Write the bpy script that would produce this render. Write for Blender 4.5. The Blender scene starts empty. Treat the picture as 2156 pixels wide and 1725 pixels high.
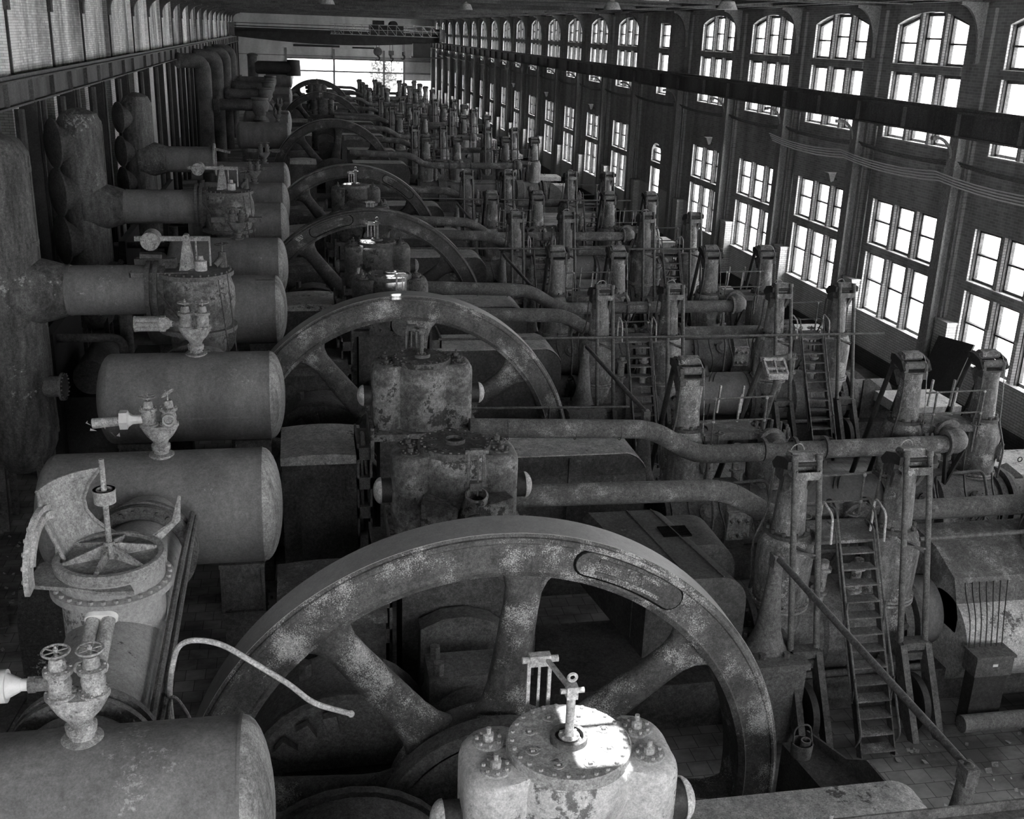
import bpy, bmesh, math, random
from mathutils import Vector, Matrix
random.seed(7)
PI = math.pi
sc = bpy.context.scene
COL = sc.collection

# ------------------------------------------------------------------ mesh builder
class MB:
    def __init__(s): s.v = []; s.f = []
    def add(s, vs, fs):
        o = len(s.v); s.v += [tuple(v) for v in vs]; s.f += [tuple(i + o for i in f) for f in fs]; return s
    def box(s, x0, x1, y0, y1, z0, z1):
        if x0 > x1: x0, x1 = x1, x0
        if y0 > y1: y0, y1 = y1, y0
        return s.add([(x0,y0,z0),(x1,y0,z0),(x1,y1,z0),(x0,y1,z0),(x0,y0,z1),(x1,y0,z1),(x1,y1,z1),(x0,y1,z1)],
                     [(0,3,2,1),(4,5,6,7),(0,1,5,4),(1,2,6,5),(2,3,7,6),(3,0,4,7)])
    def bar(s, p0, p1, w, h, up=(0,0,1)):
        p0, p1 = Vector(p0), Vector(p1); d = (p1-p0).normalized(); u = Vector(up)
        if abs(d.dot(u)) > .98: u = Vector((1,0,0))
        a = d.cross(u).normalized(); b = a.cross(d).normalized()
        q = []
        for p in (p0, p1):
            for i, j in ((-1,-1),(1,-1),(1,1),(-1,1)): q.append(p + a*(i*w/2) + b*(j*h/2))
        return s.add(q, [(0,3,2,1),(4,5,6,7),(0,1,5,4),(1,2,6,5),(2,3,7,6),(3,0,4,7)])
    def frame(s, axis):
        d = Vector(axis).normalized(); u = Vector((0,0,1)) if abs(d.z) < .9 else Vector((1,0,0))
        a = u.cross(d).normalized(); b = d.cross(a).normalized(); return d, a, b
    def lathe(s, prof, o=(0,0,0), axis=(0,0,1), seg=24, a0=0, a1=None, cap=True):
        d, a, b = s.frame(axis); o = Vector(o); full = a1 is None
        n = seg if full else seg + 1
        vs = []; fs = []
        for h, r in prof:
            for k in range(n):
                t = a0 + ((2*PI if full else a1 - a0) * k / seg)
                vs.append(o + d*h + a*(r*math.cos(t)) + b*(r*math.sin(t)))
        m = len(prof)
        for i in range(m-1):
            for k in range(n if full else n-1):
                k2 = (k+1) % n
                fs.append((i*n+k, i*n+k2, (i+1)*n+k2, (i+1)*n+k))
        if cap and full:
            fs.append(tuple(range(n-1,-1,-1))); fs.append(tuple((m-1)*n+k for k in range(n)))
        return s.add(vs, fs)
    def cyl(s, p0, p1, r0, r1=None, seg=14):
        p0, p1 = Vector(p0), Vector(p1); r1 = r0 if r1 is None else r1
        return s.lathe([(0,r0),((p1-p0).length,r1)], p0, p1-p0, seg)
    def ring(s, prof, o=(0,0,0), axis=(0,0,1), seg=24):      # closed profile swept round the axis
        return s.lathe(list(prof)+[prof[0]], o, axis, seg, cap=False)
    def torus(s, o, axis, R, r, seg=24, rs=6):
        return s.ring([(r*math.sin(2*PI*k/rs), R + r*math.cos(2*PI*k/rs)) for k in range(rs)], o, axis, seg)
    def dome(s, o, axis, r, h, seg=20, n=6):
        return s.lathe([(h*math.sin(PI/2*k/n), max(r*math.cos(PI/2*k/n), 1e-4)) for k in range(n+1)], o, axis, seg)
    def ball(s, o, r, seg=16, n=8):
        return s.lathe([(-r*math.cos(PI*k/n), max(r*math.sin(PI*k/n), 1e-4)) for k in range(n+1)], o, (0,0,1), seg)
    def tube(s, path, r, seg=8):
        P = [Vector(p) for p in path]; n = len(P); R = r if isinstance(r, (list, tuple)) else [r]*n
        t0 = (P[1]-P[0]).normalized(); u = Vector((0,0,1)) if abs(t0.z) < .9 else Vector((1,0,0))
        a = u.cross(t0).normalized(); vs = []; fs = []
        for i in range(n):
            t = ((P[min(i+1,n-1)]-P[i]).normalized() + (P[i]-P[max(i-1,0)]).normalized()).normalized() if 0 < i < n-1 else (P[min(i+1,n-1)]-P[max(i-1,0)]).normalized()
            a = (a - t*a.dot(t)).normalized(); b = t.cross(a)
            for k in range(seg):
                g = 2*PI*k/seg; vs.append(P[i] + a*(R[i]*math.cos(g)) + b*(R[i]*math.sin(g)))
        for i in range(n-1):
            for k in range(seg):
                k2 = (k+1) % seg; fs.append((i*seg+k, i*seg+k2, (i+1)*seg+k2, (i+1)*seg+k))
        fs.append(tuple(range(seg-1,-1,-1))); fs.append(tuple((n-1)*seg+k for k in range(seg)))
        return s.add(vs, fs)
    def prism(s, poly, f0, f1):                                 # poly of (a,b); f0,f1 map (a,b)->xyz on the two faces
        n = len(poly); vs = [f0(*p) for p in poly] + [f1(*p) for p in poly]
        fs = [tuple(range(n-1,-1,-1)), tuple(range(n,2*n))] + [(i,(i+1)%n,n+(i+1)%n,n+i) for i in range(n)]
        return s.add(vs, fs)
    def bolts(s, o, axis, R, n, r=.02, h=.025, ph=0):
        d, a, b = s.frame(axis); o = Vector(o)
        for k in range(n):
            t = 2*PI*k/n + ph
            s.lathe([(0,r),(h,r)], o + a*(R*math.cos(t)) + b*(R*math.sin(t)), axis, 6)
        return s
    def mirror_y(s):
        s.v = [(x,-y,z) for x,y,z in s.v]; return s

def arc(cx, cy, r, a0, a1, n=8): return [(cx + r*math.cos(a0+(a1-a0)*k/n), cy + r*math.sin(a0+(a1-a0)*k/n)) for k in range(n+1)]

def bend(path, r, n=6):                                         # round the corners of a polyline
    P = [Vector(p) for p in path]; out = [P[0]]
    for i in range(1, len(P)-1):
        a, b, c = P[i-1], P[i], P[i+1]; d0 = (a-b).normalized(); d1 = (c-b).normalized()
        L = min(r, (a-b).length*.49, (c-b).length*.49)
        p, q = b + d0*L, b + d1*L
        for k in range(n+1):
            t = k/n; out.append(p*(1-t)**2 + b*2*t*(1-t) + q*t*t)
    out.append(P[-1]); return out

# ------------------------------------------------------------------ objects
def link(o, parent=None):
    COL.objects.link(o)
    if parent: o.parent = parent
    return o
def part(name, mb, mat, parent=None, ang=32, label=None):
    me = bpy.data.meshes.new(name); me.from_pydata(mb.v, [], mb.f)
    bm = bmesh.new(); bm.from_mesh(me); bmesh.ops.recalc_face_normals(bm, faces=bm.faces); bm.to_mesh(me); bm.free()
    me.polygons.foreach_set('use_smooth', [True]*len(me.polygons))
    me.set_sharp_from_angle(angle=math.radians(ang))
    me.materials.append(MAT[mat]); me.update()
    o = link(bpy.data.objects.new(name, me), parent)
    if label: o['label'] = label
    return o
def tag(o, label, cat, group=None, kind=None):
    o['label'] = label; o['category'] = cat
    if group: o['group'] = group
    if kind: o['kind'] = kind
    return o
def thing(name, label, cat, loc=(0,0,0), group=None):
    o = link(bpy.data.objects.new(name, None)); o.location = loc; o.empty_display_size = .1
    return tag(o, label, cat, group)
def struct(name, mb, mat, ang=32):
    o = part(name, mb, mat, None, ang); o['kind'] = 'structure'; return o
def dup(root, loc, label, drop=(), group=None, rotz=None):      # a copy of a thing, its parts and their sub-parts
    r = root.copy(); COL.objects.link(r); r.location = loc; r['label'] = label
    if group: r['group'] = group
    if rotz is not None: r.rotation_euler = (0,0,rotz)
    for ch in list(root.children):
        if ch.name.split('.')[0] in drop: continue
        c = ch.copy(); COL.objects.link(c); c.parent = r
        for g in list(ch.children):
            d = g.copy(); COL.objects.link(d); d.parent = c
    return r

# ------------------------------------------------------------------ materials (the place is photographed in black and white)
MAT = {}
def g3(v): return (v, v, v, 1)
def mat(name, base, dark, light=None, sc1=1.5, sc2=15, lo=.42, hi=.6, spot=None, spot_at=.62, spot_sc=14, spot_mask=1.3, rough=.75, bump=.45, metal=0.0, streak=False, spec=.35, grain=.5, grain_sc=55):
    m = bpy.data.materials.new(name); m.use_nodes = True; nt = m.node_tree; N = nt.nodes; L = nt.links
    b = N['Principled BSDF']; b.inputs['Roughness'].default_value = rough; b.inputs['Metallic'].default_value = metal
    b.inputs['Specular IOR Level'].default_value = spec
    tc = N.new('ShaderNodeTexCoord'); oi = N.new('ShaderNodeObjectInfo')
    mul = N.new('ShaderNodeMath'); mul.operation = 'MULTIPLY'; mul.inputs[1].default_value = 37.0; L.new(oi.outputs['Random'], mul.inputs[0])
    ad = N.new('ShaderNodeVectorMath'); ad.operation = 'ADD'; L.new(tc.outputs['Object'], ad.inputs[0]); L.new(mul.outputs[0], ad.inputs[1])
    src = ad.outputs[0]
    mp = N.new('ShaderNodeMapping'); mp.inputs['Scale'].default_value = (1,1,.22) if streak else (1,1,1); L.new(src, mp.inputs[0])
    def noise(scale, detail=6, rgh=.6, vec=None):
        n = N.new('ShaderNodeTexNoise'); n.inputs['Scale'].default_value = scale; n.inputs['Detail'].default_value = detail; n.inputs['Roughness'].default_value = rgh
        L.new(vec or mp.outputs[0], n.inputs['Vector']); return n.outputs['Fac']
    def ramp(fac, a, bb, ca, cb):
        r = N.new('ShaderNodeValToRGB'); r.color_ramp.elements[0].position = a; r.color_ramp.elements[1].position = bb
        r.color_ramp.elements[0].color = g3(ca); r.color_ramp.elements[1].color = g3(cb); L.new(fac, r.inputs[0]); return r.outputs[0]
    def mix(fac, a, bb):
        x = N.new('ShaderNodeMix'); x.data_type = 'RGBA'
        if isinstance(fac, float): x.inputs[0].default_value = fac
        else: L.new(fac, x.inputs[0])
        L.new(a, x.inputs[6]); L.new(bb, x.inputs[7]); return x.outputs[2]
    n1 = noise(sc1); n2 = noise(sc2, 8, .7)
    c1 = ramp(n1, lo, hi, dark, base)
    lt = light if light is not None else base*1.5
    c2 = ramp(n2, .35, .7, dark*1.05, lt)
    c = mix(.38, c1, c2)
    if spot is not None:
        s1 = noise(spot_sc, 10, .75, src); s2 = noise(spot_mask, 4, .6, src)
        mm = N.new('ShaderNodeMath'); mm.operation = 'MULTIPLY'; L.new(s1, mm.inputs[0]); L.new(s2, mm.inputs[1])
        f = ramp(mm.outputs[0], spot_at*.5, spot_at*.5+.03, 0, 1)
        sp = N.new('ShaderNodeRGB'); sp.outputs[0].default_value = g3(spot)
        c = mix(f, c, sp.outputs[0])
    if grain:
        gr = ramp(noise(grain_sc, 3, .8, src), .3, .7, 1-grain, 1+grain)
        gx = N.new('ShaderNodeMix'); gx.data_type = 'RGBA'; gx.blend_type = 'MULTIPLY'; gx.inputs[0].default_value = 1; L.new(c, gx.inputs[6]); L.new(gr, gx.inputs[7]); c = gx.outputs[2]
        g2 = ramp(noise(19, 5, .75, src), .34, .66, 1-grain*.7, 1+grain*.7)
        gy = N.new('ShaderNodeMix'); gy.data_type = 'RGBA'; gy.blend_type = 'MULTIPLY'; gy.inputs[0].default_value = 1; L.new(c, gy.inputs[6]); L.new(g2, gy.inputs[7]); c = gy.outputs[2]
    L.new(c, b.inputs['Base Color'])
    if bump:
        bp = N.new('ShaderNodeBump'); bp.inputs['Strength'].default_value = bump; bp.inputs['Distance'].default_value = .03
        L.new(noise(26, 6, .7, src), bp.inputs['Height']); L.new(bp.outputs[0], b.inputs['Normal'])
    MAT[name] = m; return m
mat('rust_dark', .105, .04, .2, rough=.72, bump=.35)
mat('rust_mid', .17, .09, .24, rough=.8)
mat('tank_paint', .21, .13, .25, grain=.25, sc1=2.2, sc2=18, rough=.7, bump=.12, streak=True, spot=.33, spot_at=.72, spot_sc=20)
mat('dome_paint_lit', .36, .15, .42, sc1=3, lo=.4, hi=.52, rough=.7, bump=.15, streak=True)
mat('wheel_iron', .11, .05, .15, sc1=3, sc2=22, spot=.42, spot_at=.575, spot_sc=70, spot_mask=1.8, rough=.62, bump=.3)
mat('wheel_dark', .07, .035, .11, sc1=3, sc2=22, spot=.22, spot_at=.6, spot_sc=70, spot_mask=1.8, rough=.62, bump=.3)
mat('tread_iron', .34, .27, .38, sc1=5, sc2=40, rough=.45, bump=.04, metal=.1, grain=.15, spec=.6)  # paler than the rim: light caught on the tread is put into the colour
mat('flaked_white', .5, .24, .56, grain=.3, sc1=2.0, sc2=12, lo=.36, hi=.5, spot=.13, spot_at=.56, spot_sc=9, spot_mask=1.5, rough=.65, bump=.25)
mat('flaked_grey', .27, .06, .34, sc1=1.8, sc2=12, lo=.46, hi=.54, spot=.05, spot_at=.6, spot_sc=7, spot_mask=1.8, rough=.7, bump=.3)
mat('flaked_dark', .11, .045, .18, sc1=1.8, sc2=12, lo=.46, hi=.54, spot=.03, spot_at=.6, spot_sc=7, spot_mask=1.8, rough=.7, bump=.3)
mat('cover_grey', .34, .22, .4, sc1=4, sc2=26, rough=.6, bump=.15)
mat('pipe_dust', .15, .085, .2, sc1=2.5, sc2=30, rough=.85, bump=.12, spot=.3, spot_at=.6, spot_sc=60, spot_mask=2.5)
mat('hood_iron', .095, .05, .13, sc1=2, sc2=16, rough=.7, bump=.2, spot=.2, spot_at=.72, spot_sc=16)
mat('dusty_slab', .5, .3, .58, sc1=4, sc2=30, rough=.9, bump=.2, spot=.1, spot_at=.66, spot_sc=10)
mat('cast_grey', .42, .2, .5, sc1=5, sc2=22, spot=.14, spot_at=.62, spot_sc=16, spot_mask=4, rough=.65, bump=.3)
mat('pale_cast', .55, .32, .6, sc1=6, sc2=22, rough=.6, bump=.1)
mat('plastic_white', .72, .6, .75, grain=.05, sc1=4, rough=.45, bump=0)
mat('bright_steel', .5, .35, .6, sc1=8, rough=.4, bump=.05, metal=.4)
mat('main_paint', .36, .27, .44, sc1=1.4, sc2=14, lo=.4, hi=.56, grain=.25, rough=.65, bump=.15, streak=True, spot=.1, spot_at=.64, spot_sc=16)
mat('rail_steel', .13, .06, .2, sc1=8, sc2=40, rough=.6, bump=.1)
mat('rail_pale', .55, .3, .65, sc1=6, sc2=30, rough=.6, bump=.1)
mat('black_steel', .04, .02, .06, rough=.6, bump=.15)
mat('tower_iron', .24, .07, .36, sc1=3, sc2=14, lo=.42, hi=.58, spot=.42, spot_at=.6, spot_sc=44, spot_mask=3, rough=.7, bump=.3, streak=True)
mat('vessel_plate', .13, .035, .3, sc1=1.1, sc2=9, lo=.46, hi=.58, rough=.75, bump=.2, streak=True, spot=.34, spot_at=.7, spot_sc=12)
mat('girder_steel', .14, .05, .2, sc1=.8, sc2=10, rough=.7, streak=True)
mat('roof_dark', .11, .04, .17, sc1=.6, rough=.8)
mat('concrete', .3, .18, .36, sc1=1.2, sc2=14, rough=.9, bump=.2, streak=True)
mat('column_paint', .3, .16, .38, sc1=1.2, sc2=18, rough=.8, bump=.1, streak=True)
mat('end_plaster', .42, .3, .5, sc1=.3, sc2=3, rough=.95, bump=.05)
mat('window_frame', .09, .04, .13, sc1=4, rough=.7)
mat('sill_stone', .5, .35, .55, sc1=4, rough=.85)
mat('ground', .5, .35, .6, sc1=.1, sc2=1.5, rough=1)
mat('leaf', .16, .05, .25, sc1=1, sc2=6, rough=.9)
mat('void_black', .012, .008, .016, rough=1, bump=0, spec=0)  # near-black for recess, pits and gaps: darkness put into the colour
mat('dirt', .05, .02, .1, sc1=1.2, sc2=30, spot=.28, spot_at=.72, spot_sc=26, spot_mask=2, rough=.95, bump=.5)
def brick(name, c1, c2, mortar, vertical='x', scale=1.0, rough=.7, stain=None, w=.24, h=.075, bump=.3, horizontal=False):
    m = bpy.data.materials.new(name); m.use_nodes = True; nt = m.node_tree; N = nt.nodes; L = nt.links
    b = N['Principled BSDF']; b.inputs['Roughness'].default_value = rough; b.inputs['Specular IOR Level'].default_value = .3
    tc = N.new('ShaderNodeTexCoord'); sp = N.new('ShaderNodeSeparateXYZ'); L.new(tc.outputs['Object'], sp.inputs[0])
    ad = N.new('ShaderNodeMath'); ad.operation = 'ADD'; L.new(sp.outputs[0], ad.inputs[0]); L.new(sp.outputs[1], ad.inputs[1])
    cb = N.new('ShaderNodeCombineXYZ')
    if horizontal: L.new(sp.outputs[0], cb.inputs[0]); L.new(sp.outputs[1], cb.inputs[1])
    else: L.new(ad.outputs[0], cb.inputs[0]); L.new(sp.outputs[2], cb.inputs[1])
    t = N.new('ShaderNodeTexBrick'); L.new(cb.outputs[0], t.inputs['Vector'])
    t.inputs['Scale'].default_value = scale; t.inputs['Brick Width'].default_value = w; t.inputs['Row Height'].default_value = h
    t.inputs['Mortar Size'].default_value = .006; t.inputs['Mortar Smooth'].default_value = .2
    t.inputs['Color1'].default_value = g3(c1); t.inputs['Color2'].default_value = g3(c2); t.inputs['Mortar'].default_value = g3(mortar)
    out = t.outputs['Color']
    n = N.new('ShaderNodeTexNoise'); n.inputs['Scale'].default_value = .45; n.inputs['Detail'].default_value = 8; n.inputs['Roughness'].default_value = .65
    mp = N.new('ShaderNodeMapping'); mp.inputs['Scale'].default_value = (1,1.6,.35); L.new(tc.outputs['Object'], mp.inputs[0]); L.new(mp.outputs[0], n.inputs['Vector'])
    r = N.new('ShaderNodeValToRGB'); r.color_ramp.elements[0].position = .4; r.color_ramp.elements[1].position = .62
    st = stain if stain else (.7, 1.2)
    r.color_ramp.elements[0].color = g3(st[0]); r.color_ramp.elements[1].color = g3(st[1]); L.new(n.outputs['Fac'], r.inputs[0])
    x = N.new('ShaderNodeMix'); x.data_type = 'RGBA'; x.blend_type = 'MULTIPLY'; x.inputs[0].default_value = 1; L.new(out, x.inputs[6]); L.new(r.outputs[0], x.inputs[7])
    L.new(x.outputs[2], b.inputs['Base Color'])
    bp = N.new('ShaderNodeBump'); bp.inputs['Strength'].default_value = bump; bp.inputs['Distance'].default_value = .01; bp.invert = True
    L.new(t.outputs['Fac'], bp.inputs['Height']); L.new(bp.outputs[0], b.inputs['Normal'])
    MAT[name] = m
brick('brick_dark', .34, .24, .44, rough=.85)
brick('brick_white', .62, .5, .12, rough=.4, stain=(.75,1.1))
brick('brick_pale', .85, .7, .2, rough=.5, stain=(.6,1.1))
brick('brick_black', .06, .045, .1, rough=.6)
brick('brick_left', .85, .6, .36, rough=.85, stain=(.35,1.5))
brick('brick_end', .75, .66, .6, rough=.9, stain=(.8,1.1))
brick('floor_tile', .24, .18, .07, w=.3, h=.3, rough=.85, stain=(.35,1.3), horizontal=True)
def glass(name, frost):
    m = bpy.data.materials.new(name); m.use_nodes = True; nt = m.node_tree; N = nt.nodes; L = nt.links
    for n in list(N): N.remove(n)
    o = N.new('ShaderNodeOutputMaterial'); t = N.new('ShaderNodeBsdfTransparent'); t.inputs[0].default_value = g3(.96)
    g = N.new('ShaderNodeBsdfGlossy'); g.inputs['Roughness'].default_value = .1
    x = N.new('ShaderNodeMixShader'); x.inputs[0].default_value = .05; L.new(t.outputs[0], x.inputs[1])
    if frost:
        d = N.new('ShaderNodeBsdfTranslucent'); d.inputs[0].default_value = g3(.7)
        tx = N.new('ShaderNodeTexCoord'); w = N.new('ShaderNodeTexNoise'); w.inputs['Scale'].default_value = 2.5; L.new(tx.outputs['Object'], w.inputs['Vector'])
        r = N.new('ShaderNodeValToRGB'); r.color_ramp.elements[0].position = .44; r.color_ramp.elements[1].position = .47
        r.color_ramp.elements[0].color = g3(.9); r.color_ramp.elements[1].color = g3(.15); L.new(w.outputs['Fac'], r.inputs[0]); L.new(r.outputs[0], x.inputs[0])
        L.new(d.outputs[0], x.inputs[2])
    else: L.new(g.outputs[0], x.inputs[2])
    L.new(x.outputs[0], o.inputs[0]); MAT[name] = m
glass('window_glass', False); glass('wired_glass', True)

# ------------------------------------------------------------------ layout of the hall
P = 10.8                      # from one flywheel to the next
YM0 = 10.395                  # mid-plane of the front flywheel
HALF = 3.34                   # from the wheel to each engine line
SX, SZ = 1.985, 1.1           # crankshaft
ORD = ['front','second','third','fourth','fifth','sixth','seventh','eighth']
UNITS = [YM0, YM0+P, YM0+2*P, YM0+3*P, YM0+5*P, 80.6, 91.4, 113.0, 124.5]
WHEELED = [0,1,2,3,4,6,7]
ENG = ['front','second','third','fourth','fifth','sixth','seventh','eighth','rearmost']
XW, XL, YEND = 17.35, -7.5, 147.0
BAYS = [7.6,13.0,18.35,23.75,29.15,34.5,39.95,45.4] + [58.5+5.85*k for k in range(15)]
NARROW = [52.35]
COLS = [4.9,10.3,15.7,21.1,26.45,31.85,37.25,42.65,48.7,55.55] + [61.42+5.85*k for k in range(15)]

# ------------------------------------------------------------------ shell of the hall
def floor():
    m = MB(); pits = [y for i, y in enumerate(UNITS) if i in WHEELED]
    y = -6.0
    for p in pits + [None]:
        y1 = p - .62 if p else YEND
        m.box(-10.5, XW+.45, y, y1, -.25, 0)
        if p:
            m.box(-10.5, -2.0, y1, p+.62, -.25, 0); m.box(6.0, XW+.45, y1, p+.62, -.25, 0)
            y = p + .62
    struct('floor', m, 'floor_tile')
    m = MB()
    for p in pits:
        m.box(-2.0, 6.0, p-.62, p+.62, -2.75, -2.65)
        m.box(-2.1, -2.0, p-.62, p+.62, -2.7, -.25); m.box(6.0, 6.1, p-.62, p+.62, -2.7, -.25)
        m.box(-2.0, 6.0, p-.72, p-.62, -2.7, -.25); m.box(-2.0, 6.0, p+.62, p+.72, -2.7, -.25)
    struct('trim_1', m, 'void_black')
floor()

OPEN = [(-1.82,-.75),(-.49,.49),(.75,1.82)]
def arch_z(y): return 10.2 + .34*(1-(abs(y)/1.82)**2)
def right_wall():
    d = MB(); w = MB(); bb = MB(); sl = MB(); lt = MB()
    x0, x1 = XW, XW+.42
    edges = sorted([(b-1.82, b+1.82, b, 0) for b in BAYS] + [(b-.72, b+.72, b, 1) for b in NARROW])
    y = -6.0
    bb.box(x0-.03, x1, -6, YEND, 0, .56)
    for a, b, c, nar in edges + [(YEND, YEND, None, 0)]:
        w.box(x0, x1, y, a, .56, 2.6); d.box(x0, x1, y, a, 2.6, 11.1)          # solid pier between windows
        if c is None: break
        w.box(x0, x1, a, b, .56, 1.67)
        sl.box(x0-.05, x0+.2, a-.02, b+.02, 1.63, 1.68)
        top = 4.3 if nar else 5.16
        d.box(x0, x1, a, b, 3.52, 3.76); sl.box(x0-.02, x0+.2, a, b, 3.755, 3.785)
        if nar:
            poly = [(a,3.76),(a,4.2)] + [(c-.72*math.cos(PI*k/8), 4.2+.5*math.sin(PI*k/8)) for k in range(9)] + [(b,7.0),(a,7.0)]
            d.prism([(a,7.0),(a,4.2)] + [(c-.72*math.cos(PI*k/8), 4.2+.5*math.sin(PI*k/8)) for k in range(1,8)] + [(b,4.2),(b,7.0)], lambda p,q: (x0,p,q), lambda p,q: (x1,p,q))
        else: d.box(x0, x1, a, b, 5.16, 7.0)
        sl.box(x0-.03, x0+.2, a, b, 6.985, 7.02)
        d.box(x0-.05, x1, a, b, 8.9, 9.11); sl.box(x0-.07, x0+.2, a, b, 9.105, 9.13)
        if nar: d.box(x0, x1, a, b, 10.25, 11.1)
        else:
            d.prism([(a,11.1),(a,10.2)] + [(c+t*1.82, arch_z(t*1.82)) for t in (-.8,-.6,-.4,-.2,0,.2,.4,.6,.8)] + [(b,10.2),(b,11.1)], lambda p,q: (x0,p,q), lambda p,q: (x1,p,q))
            for s in (-.62,.62):
                w.box(x0+.02, x1-.05, c+s-.06, c+s+.06, 1.67, 2.75)
                for z0, z1 in ((2.75,3.52),(3.76,5.16),(7.0,8.9),(9.11,arch_z(s))):
                    d.box(x0+.03, x1-.05, c+s-.05, c+s+.05, z0, z1); w.box(x0+.04, x1-.06, c+s-.062, c+s-.05, z0, z1)
        for e in (b,):
            for z0, z1 in ((1.67,2.65),(2.65,3.52),(3.76,top),(7.0,8.9),(9.11,10.2)):
                w.box(x0+.01, x1-.02, e-.012, e+.012, z0, z1)
        y = b
    for c in COLS:
        w.box(x0-.3, x0, c-.85, c-.25, .56, 2.55); d.box(x0-.1, x0, c-.3, c+.3, 2.6, 10.6)
        sl.box(x0-.32, x0, c-.87, c-.25, 2.55, 2.61)
    struct('wall_right', d, 'brick_dark'); struct('trim_2', w, 'brick_white'); struct('baseboard_right', bb, 'brick_black'); struct('trim_3', sl, 'sill_stone')
right_wall()

def window_frames():
    def sash(m, g, y0, y1, z0, z1, meet=None, ztop=None):
        X0, X1 = XW+.16, XW+.26; t = .08
        zt = ztop or (z1, z1)
        m.box(X0, X1, y0, y0+t, z0, zt[0]); m.box(X0, X1, y1-t, y1, z0, zt[1]); m.box(X0, X1, y0, y1, z0, z0+.09)
        m.prism([(y0,zt[0]-.09),(y1,zt[1]-.09),(y1,zt[1]),(y0,zt[0])], lambda p,q: (X0,p,q), lambda p,q: (X1,p,q))
        if meet: m.box(X0-.02, X1, y0, y1, meet-.025, meet+.025)
        m.box(XW+.08, XW+.18, y0, y0+.04, z0, zt[0]); m.box(XW+.08, XW+.18, y1-.04, y1, z0, zt[1])
        g.add([(X0+.03,y0,z0),(X0+.03,y1,z0),(X0+.03,y1,zt[1]),(X0+.03,y0,zt[0])], [(0,1,2,3)])
    def make(nar, frost):
        m, g, fg = MB(), MB(), MB()
        ops = [(-.72,.72)] if nar else OPEN
        for i, (a, b) in enumerate(ops):
            G = fg if (frost and i < 2) else g
            if nar: sash(m, G, a, b, 1.67, 3.52, 2.6); sash(m, G, a, b, 3.76, 4.55, 4.2)
            else: sash(m, G, a, b, 1.67, 3.52, 2.66); sash(m, G, a, b, 3.76, 5.16, 4.5)
            sash(m, g, a, b, 7.0, 8.9, 7.95)
            zt = (10.25,10.25) if nar else (arch_z(a)-.0, arch_z(b)-.0)
            sash(m, g, a, b, 9.11, 10.3, 9.83 if (not nar and i == 1) else 9.7, zt)
        return m, g, fg
    n = 1
    for kind, ys in (('w', BAYS), ('n', NARROW)):
        cache = {}
        for k, yc in enumerate(ys):
            frost = kind == 'w' and abs(yc-29.15) < .1 or (kind == 'w' and abs(yc-39.95) < .1)
            if frost not in cache:
                m, g, fg = make(kind == 'n', frost)
                r = part('window_%d' % n, m, 'window_frame'); part('pane', g, 'window_glass', r)
                if frost: part('pane', fg, 'wired_glass', r)
                cache[frost] = r
            else:
                r = cache[frost].copy(); COL.objects.link(r); r.name = 'window_%d' % n
                for ch in cache[frost].children:
                    c = ch.copy(); COL.objects.link(c); c.parent = r
            r.location = (0, yc, 0); r['kind'] = 'structure'; n += 1
window_frames()

def knee(m, x, y, sx, z0=9.3, z1=10.62, reach=.95, t=.1):       # curved knee bracket under the roof
    pts = [(0,z0-.25),(0.12,z0-.25)] + [(reach - (reach-.12)*math.cos(PI/2*k/8), z1-.1 - (z1-.1-z0)*(1-math.sin(PI/2*k/8))) for k in range(9)] + [(reach,z1),(0,z1)]
    m.prism(pts, lambda p,q: (x+sx*p, y-t/2, q), lambda p,q: (x+sx*p, y+t/2, q))

def right_columns():
    for i, c in enumerate(COLS):
        t = part('crane_column', MB().box(16.92, 17.2, c-.1, c+.02, 0, 7.45).box(17.18, 17.24, c-.25, c+.15, 0, 7.45).box(16.86, 16.93, c-.25, c+.15, 0, 7.45).box(16.8,17.25,c-.3,c+.2,0,.12), 'column_paint')
        t['kind'] = 'structure'; t.name = 'trim_%d' % (20+i)
        b = MB()
        pts = arc(16.86-.55, 7.4-.55, .55, 0, PI/2, 8)
        b.tube([(x, c, z) for x, z in pts], .045, 6)
        b.box(16.24,16.36,c-.06,c+.06,7.32,7.42)
        part('bracket_arm', b, 'concrete', t)
        k = MB(); knee(k, XW-.14, c, -1, 9.5, 10.75, .75); part('knee_brace', k, 'concrete', t)
right_columns()
for sx, nm in ((17.0,'right'),(-7.0,'left')):
    g = MB()
    g.box(sx-.03, sx+.03, -6, YEND-.5, 7.45, 8.0); g.box(sx-.17, sx+.17, -6, YEND-.5, 8.0, 8.05); g.box(sx-.17, sx+.17, -6, YEND-.5, 7.4, 7.45)
    for c in COLS:
        for d in (0, 2.7): g.box(sx-.15, sx+.15, c+d-.03, c+d+.03, 7.45, 8.0)
    if nm == 'left': g.box(sx-.45, sx+.1, -6, YEND-.5, 7.98, 8.02)
    t = struct('trim_%d' % (4 if nm == 'right' else 5), g, 'girder_steel')
    part('crane_rail', MB().box(sx-.04, sx+.04, -6, YEND-.5, 8.05, 8.14), 'rail_steel', t)

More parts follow.
